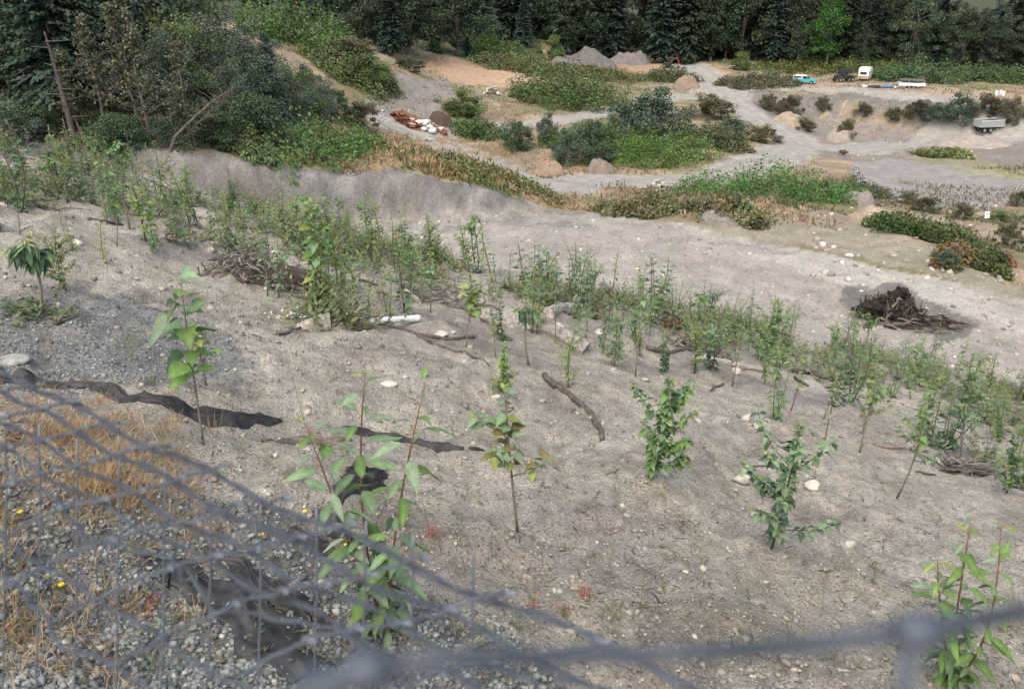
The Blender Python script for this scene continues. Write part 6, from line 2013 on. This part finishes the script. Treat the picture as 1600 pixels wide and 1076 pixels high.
# rubbish heap: rusty plates, white bags, dark soil
p = hit(655, 202); root = empty('rubbish_heap', p, 'rubbish heap of rusty sheets and white bags at the end of the dirt road', 'rubbish heap'); g = np.random.default_rng(71)
k = ppm(p)
for i in range(46):
    x = g.uniform(-44, 44) / k; y = g.uniform(-.6, 1.6)
    m, nm = ((M_RUST, 'rusty_sheet') if x < -14 / k or g.random() < .35 else (M_CREAM, 'white_bag') if g.random() < .6 else (M_RUSTL, 'board'))
    z = .35 + .55 * g.random() * (1 - abs(x) * k / 60) + Hs(p.x + x, p.y + y) - p.z
    if nm == 'white_bag':
        V = IV0 * (1 + .15 * g.normal(size=(12, 1))) * np.array([.5, .4, .32]) * (.6 + .7 * g.random())
        obj(nm, mesh_np(nm, V, IF0, m, smooth=True), root, (x, y, z))
    else:
        b = MB(); b.box((0, 0, 0), (1.3 * g.random() + .5, .7 * g.random() + .3, .05), rx=g.normal() * .6, ry=g.normal() * .5, rz=g.random() * 3); b.build(nm, m, root, (x, y, z))
mound(690, 196, 40, 20, 'dark brown soil heap at the right end of the rubbish', np.array((.10, .075, .06)), 72)
mound(645, 200, 70, 9, 'rust stained soil under the rubbish heap', np.array((.24, .11, .07)), 73)
# white litter and stones below the cut slope
pts = np.array([tuple(hit(g.uniform(570, 690), g.uniform(172, 196)))[:2] for _ in range(240)])
tag(obj('rubble', stones_mesh('rubble', pts, .06 + .16 * g.random(len(pts)) ** 2, g, [(1.2, 1.2, 1.2), (.7, .7, .7), (.9, .88, .84)])), kind='stuff')
pts = np.array([tuple(hit(g.uniform(780, 1040), g.uniform(110, 160)))[:2] for _ in range(160)] + [tuple(hit(g.uniform(1230, 1560), g.uniform(180, 260)))[:2] for _ in range(320)] + [tuple(hit(g.uniform(1250, 1600), g.uniform(320, 440)))[:2] for _ in range(200)])
tag(obj('rubble', stones_mesh('rubble', pts, .06 + .22 * g.random(len(pts)) ** 3, g, [(1.0, 1.0, 1.0), (.5, .5, .5), (.8, .76, .7)])), kind='stuff')
# old stump on the road edge
p = hit(1317, 243); mb = MB(); mb.col = (.5, .36, .28); g = np.random.default_rng(73)
for i in range(9):
    a = i * .7; mb.tube([(0, 0, .3), (math.cos(a) * .4, math.sin(a) * .4, .35 + .3 * g.random()), (math.cos(a) * .75, math.sin(a) * .7, .05 + .6 * g.random())], [.22, .13, .04], 6, wob=.2, rng=g)
tag(mb.build('tree_stump', M_BARK, None, p), 'dark uprooted stump at the edge of the dirt road', 'stump')

# what shows beyond the far trees: a house, a lane and poles
d = ray(1592, 14); yh = 330.0
xh = d[0] / d[1] * yh
gz = Hs(xh, yh)
r = empty('house', (xh, yh, gz), 'distant low house with a dark roof beyond the right end of the trees', 'house', rz=-.35)
b = MB(); b.box((0, 0, 1.5), (16, 9, 3.0)); b.build('wall', M_CREAM, r)
b = MB(); b.extrude([(-8.6, 3.0), (8.6, 3.0), (8.2, 3.3), (0, 6.6), (-8.2, 3.3)][::-1], -5.2, 5.2); b.build('roof', M_DARK, r)
for x in (-5.5, -2, 1.5, 5):
    f = MB(); f.box((x, -4.53, 1.7), (1.7, .08, 1.2)); fo = f.build('window', M_WPAINT, r)
    q = MB(); q.box((x, -4.58, 1.7), (1.5, .04, 1.0)); q.build('pane', M_GLASS, fo)
for i, px in enumerate((1558, 1578)):
    d = ray(px, 20); y = 305.0; x = d[0] / d[1] * y
    r = empty('utility_pole', (x, y, Hs(x, y)), ('utility pole beyond the trees, left one of two', 'utility pole beyond the trees, right one of two')[i], 'pole')
    b = MB(); b.tube([(0, 0, -.2), (0, 0, 9)], [.16, .11], 8); b.build('post', M_LGREY, r)
    b = MB(); b.box((0, 0, 8.2), (2.2, .12, .12)); b.build('crossarm', M_LGREY, r)
for nm, y, x0, x1, w, col in (('lane', 292, 150, 260, 7, np.array((.40, .38, .34))), ('far_field', 285, 15, 75, 24, np.array((.20, .21, .13)))):
    xs = np.linspace(x0, x1, 60); ysx = np.linspace(0, w, 8)
    X, Y = np.meshgrid(xs, ysx, indexing='ij'); Yy = y + Y
    V = np.stack([X, Yy, H(X, Yy) + .25], -1).reshape(-1, 3)
    i = np.arange(59)[:, None] * 8 + np.arange(7)[None, :]
    me = mesh_np(nm, V, np.stack([i, i + 8, i + 9, i + 1], -1).reshape(-1, 4), M_GROUND, np.tile(col, (len(V), 1)))
    at = me.attributes.new('stony', 'FLOAT', 'POINT'); at.data.foreach_set('value', np.zeros(len(V), np.float32))
    tag(obj(nm, me), kind='structure')

# ------------------------------------------------------------------ wire mesh fence in front of the camera (far out of focus)
M_WIRE = simple('galvanised_wire', (.058, .072, .094), .5, .3, 40, metal=.2, spec=.4)
M_KNOT = simple('bright_zinc', (.14, .162, .19), .4, .2, 40, metal=.3, spec=.5)
fence = empty('wire_fence', (0, .55, ZC - 1.6), 'sagging galvanised wire mesh fence, out of focus across the lower left', 'fence')
FO = Vector(fence.location)


def onplane(px, py, drop):
    d = ray(px, py); t = -drop / d[2]
    return Vector((d[0] * t, d[1] * t, ZC - drop))


def wire(pts, r, name='wire', n=6, wob=.0, seed=0, mat=None):
    g = np.random.default_rng(seed); out = []
    for a, b in zip(pts[:-1], pts[1:]):
        for j in range(6): out.append(a.lerp(b, j / 6) + Vector(g.normal(size=3)) * wob)
    out.append(pts[-1])
    mb = MB(); mb.tube([q - FO for q in out], r, n)
    return mb.build(name, mat or M_WIRE, fence, smooth=True)


def twisted(a, b, r, seed=0, turns=60, amp=1.2):
    L = (b - a).length; d = (b - a).normalized(); s = d.orthogonal().normalized(); u = d.cross(s)
    for ph in (0, math.pi):
        pts = []
        for i in range(161):
            f = i / 160; an = f * turns + ph; sag = -.012 * math.sin(math.pi * f) + .004 * math.sin(f * 31 + seed)
            pts.append(a.lerp(b, f) + (s * math.cos(an) + u * math.sin(an)) * r * amp + Vector((0, 0, sag)) - FO)
        mb = MB(); mb.tube(pts, r, 5); mb.build('strand', M_WIRE, fence, smooth=True)


DR = .35
lines = [((-70, 540), (1190, 1112), .350), ((-60, 572), (1000, 1100), .354), ((-60, 620), (840, 1075), .362), ((-70, 655), (760, 1085), .368), ((-90, 700), (640, 1085), .375), ((-90, 770), (430, 1095), .385), ((-90, 850), (260, 1110), .39)]
LW = []
rgw = np.random.default_rng(12)
for i, (a, b, dr) in enumerate(lines):
    A, B = onplane(*a, dr), onplane(*b, dr)
    LW.append((A, B))
    if i < 4: twisted(A, B, (.0013, .0012, .0010, .0009)[i], i, 60 - 6 * i)
    else: wire([A] + [A.lerp(B, f_) + Vector(rgw.normal(size=3)) * .007 for f_ in (.14, .29, .43, .57, .72, .86)] + [B], .0013, 'strand', wob=.0015, seed=i)
g = np.random.default_rng(91)
for j in range(16):
    f = -.05 + j * .078
    A0, B0 = LW[0]
    pts = []
    for i, (A, B) in enumerate(LW):
        d = (B0 - A0).normalized()
        base = A0.lerp(B0, f)
        # stays run slantwise from strand to strand
        t = (base - A).dot((B - A).normalized()) / (B - A).length - i * .024 / max(.3, (B - A).length)
        if 0 <= t <= 1: pts.append(A.lerp(B, t) + Vector((0, 0, g.normal() * .002)))
    if len(pts) > 1:
        wire(pts, .0014, 'stay', wob=.001, seed=20 + j)
        for q in pts[:5]:
            kb = MB(); kb.lathe([(.0008, -.007), (.0019, -.005), (.0022, 0), (.0019, .005), (.0008, .007)], n=8)
            ko = kb.build('knot', M_KNOT, fence, q - FO, smooth=True); ko.rotation_euler = (1.2, .3, .6 + g.normal() * .2)
# straight hanging stays of the lower part
for j, px in enumerate((10, 63, 122, 186, 258, 330, 408, 495, 570, 645, 740)):
    a = onplane(px, 640 + j * 22, .60); a2 = onplane(px - 6, 1120, .60)
    b = Vector((a.x, a.y, a.z)); d1 = ray(px - 8, 1150); t = a.y / d1[1]
    e = Vector((d1[0] * t, a.y, ZC + d1[2] * t))
    wire([b, b.lerp(e, .5) + Vector((.002, 0, 0)), e], .0015, 'stay', wob=.0008, seed=60 + j, mat=M_KNOT)


def atdist(px, py, t): t = t * 1.08; d = ray(px, py); return Vector((d[0] * t, d[1] * t, ZC + d[2] * t))


# nearest strand of the fence, a hand's breadth from the lens
near_pts = [atdist(330, 1150, .135), atdist(560, 1052, .128), atdist(690, 1028, .130), atdist(1050, 1022, .150), atdist(1300, 1003, .128), atdist(1440, 985, .122), atdist(1560, 962, .13), atdist(1720, 935, .14)]
wire(near_pts, .0016, 'near_strand', wob=0, n=8)
for (px, py, t, rr) in ((575, 1046, .127, .0036), (1436, 985, .121, .0034), (500, 1075, .13, .0040)):
    kb = MB(); kb.lathe([(.0005, -.0045), (rr * .9, -.003), (rr, 0), (rr * .9, .003), (.0005, .0045)], n=10)
    ko = kb.build('near_knot', M_WIRE, fence, atdist(px, py, t) - FO, smooth=True); ko.rotation_euler = (0, 1.57, .2)
wire([atdist(1432, 985, .121), atdist(1418, 1040, .119), atdist(1410, 1130, .117)], .0016, 'near_stay', n=8)
wire([atdist(575, 1046, .127), atdist(500, 1075, .125), atdist(400, 1140, .12)], .0020, 'near_stay', n=8)

# ------------------------------------------------------------------ where several alike things share a label, say which by its order from the left
ORD = ('first second third fourth fifth sixth seventh eighth ninth tenth eleventh twelfth thirteenth fourteenth fifteenth sixteenth seventeenth eighteenth nineteenth twentieth twenty-first twenty-second twenty-third twenty-fourth').split()
same = {}
for o in scene.objects:
    if o.parent is None and o.get('label') and o.get('category'): same.setdefault(o['label'], []).append(o)
for lab, os_ in same.items():
    a, _, b = lab.partition('|')
    if len(os_) < 2 or len(os_) > len(ORD):
        for o in os_: o['label'] = a + b
        continue
    os_.sort(key=lambda o: o.location.x / max(o.location.y, .1))
    for o, w_ in zip(os_, ORD): o['label'] = f'{w_} {a} from the left{b}'
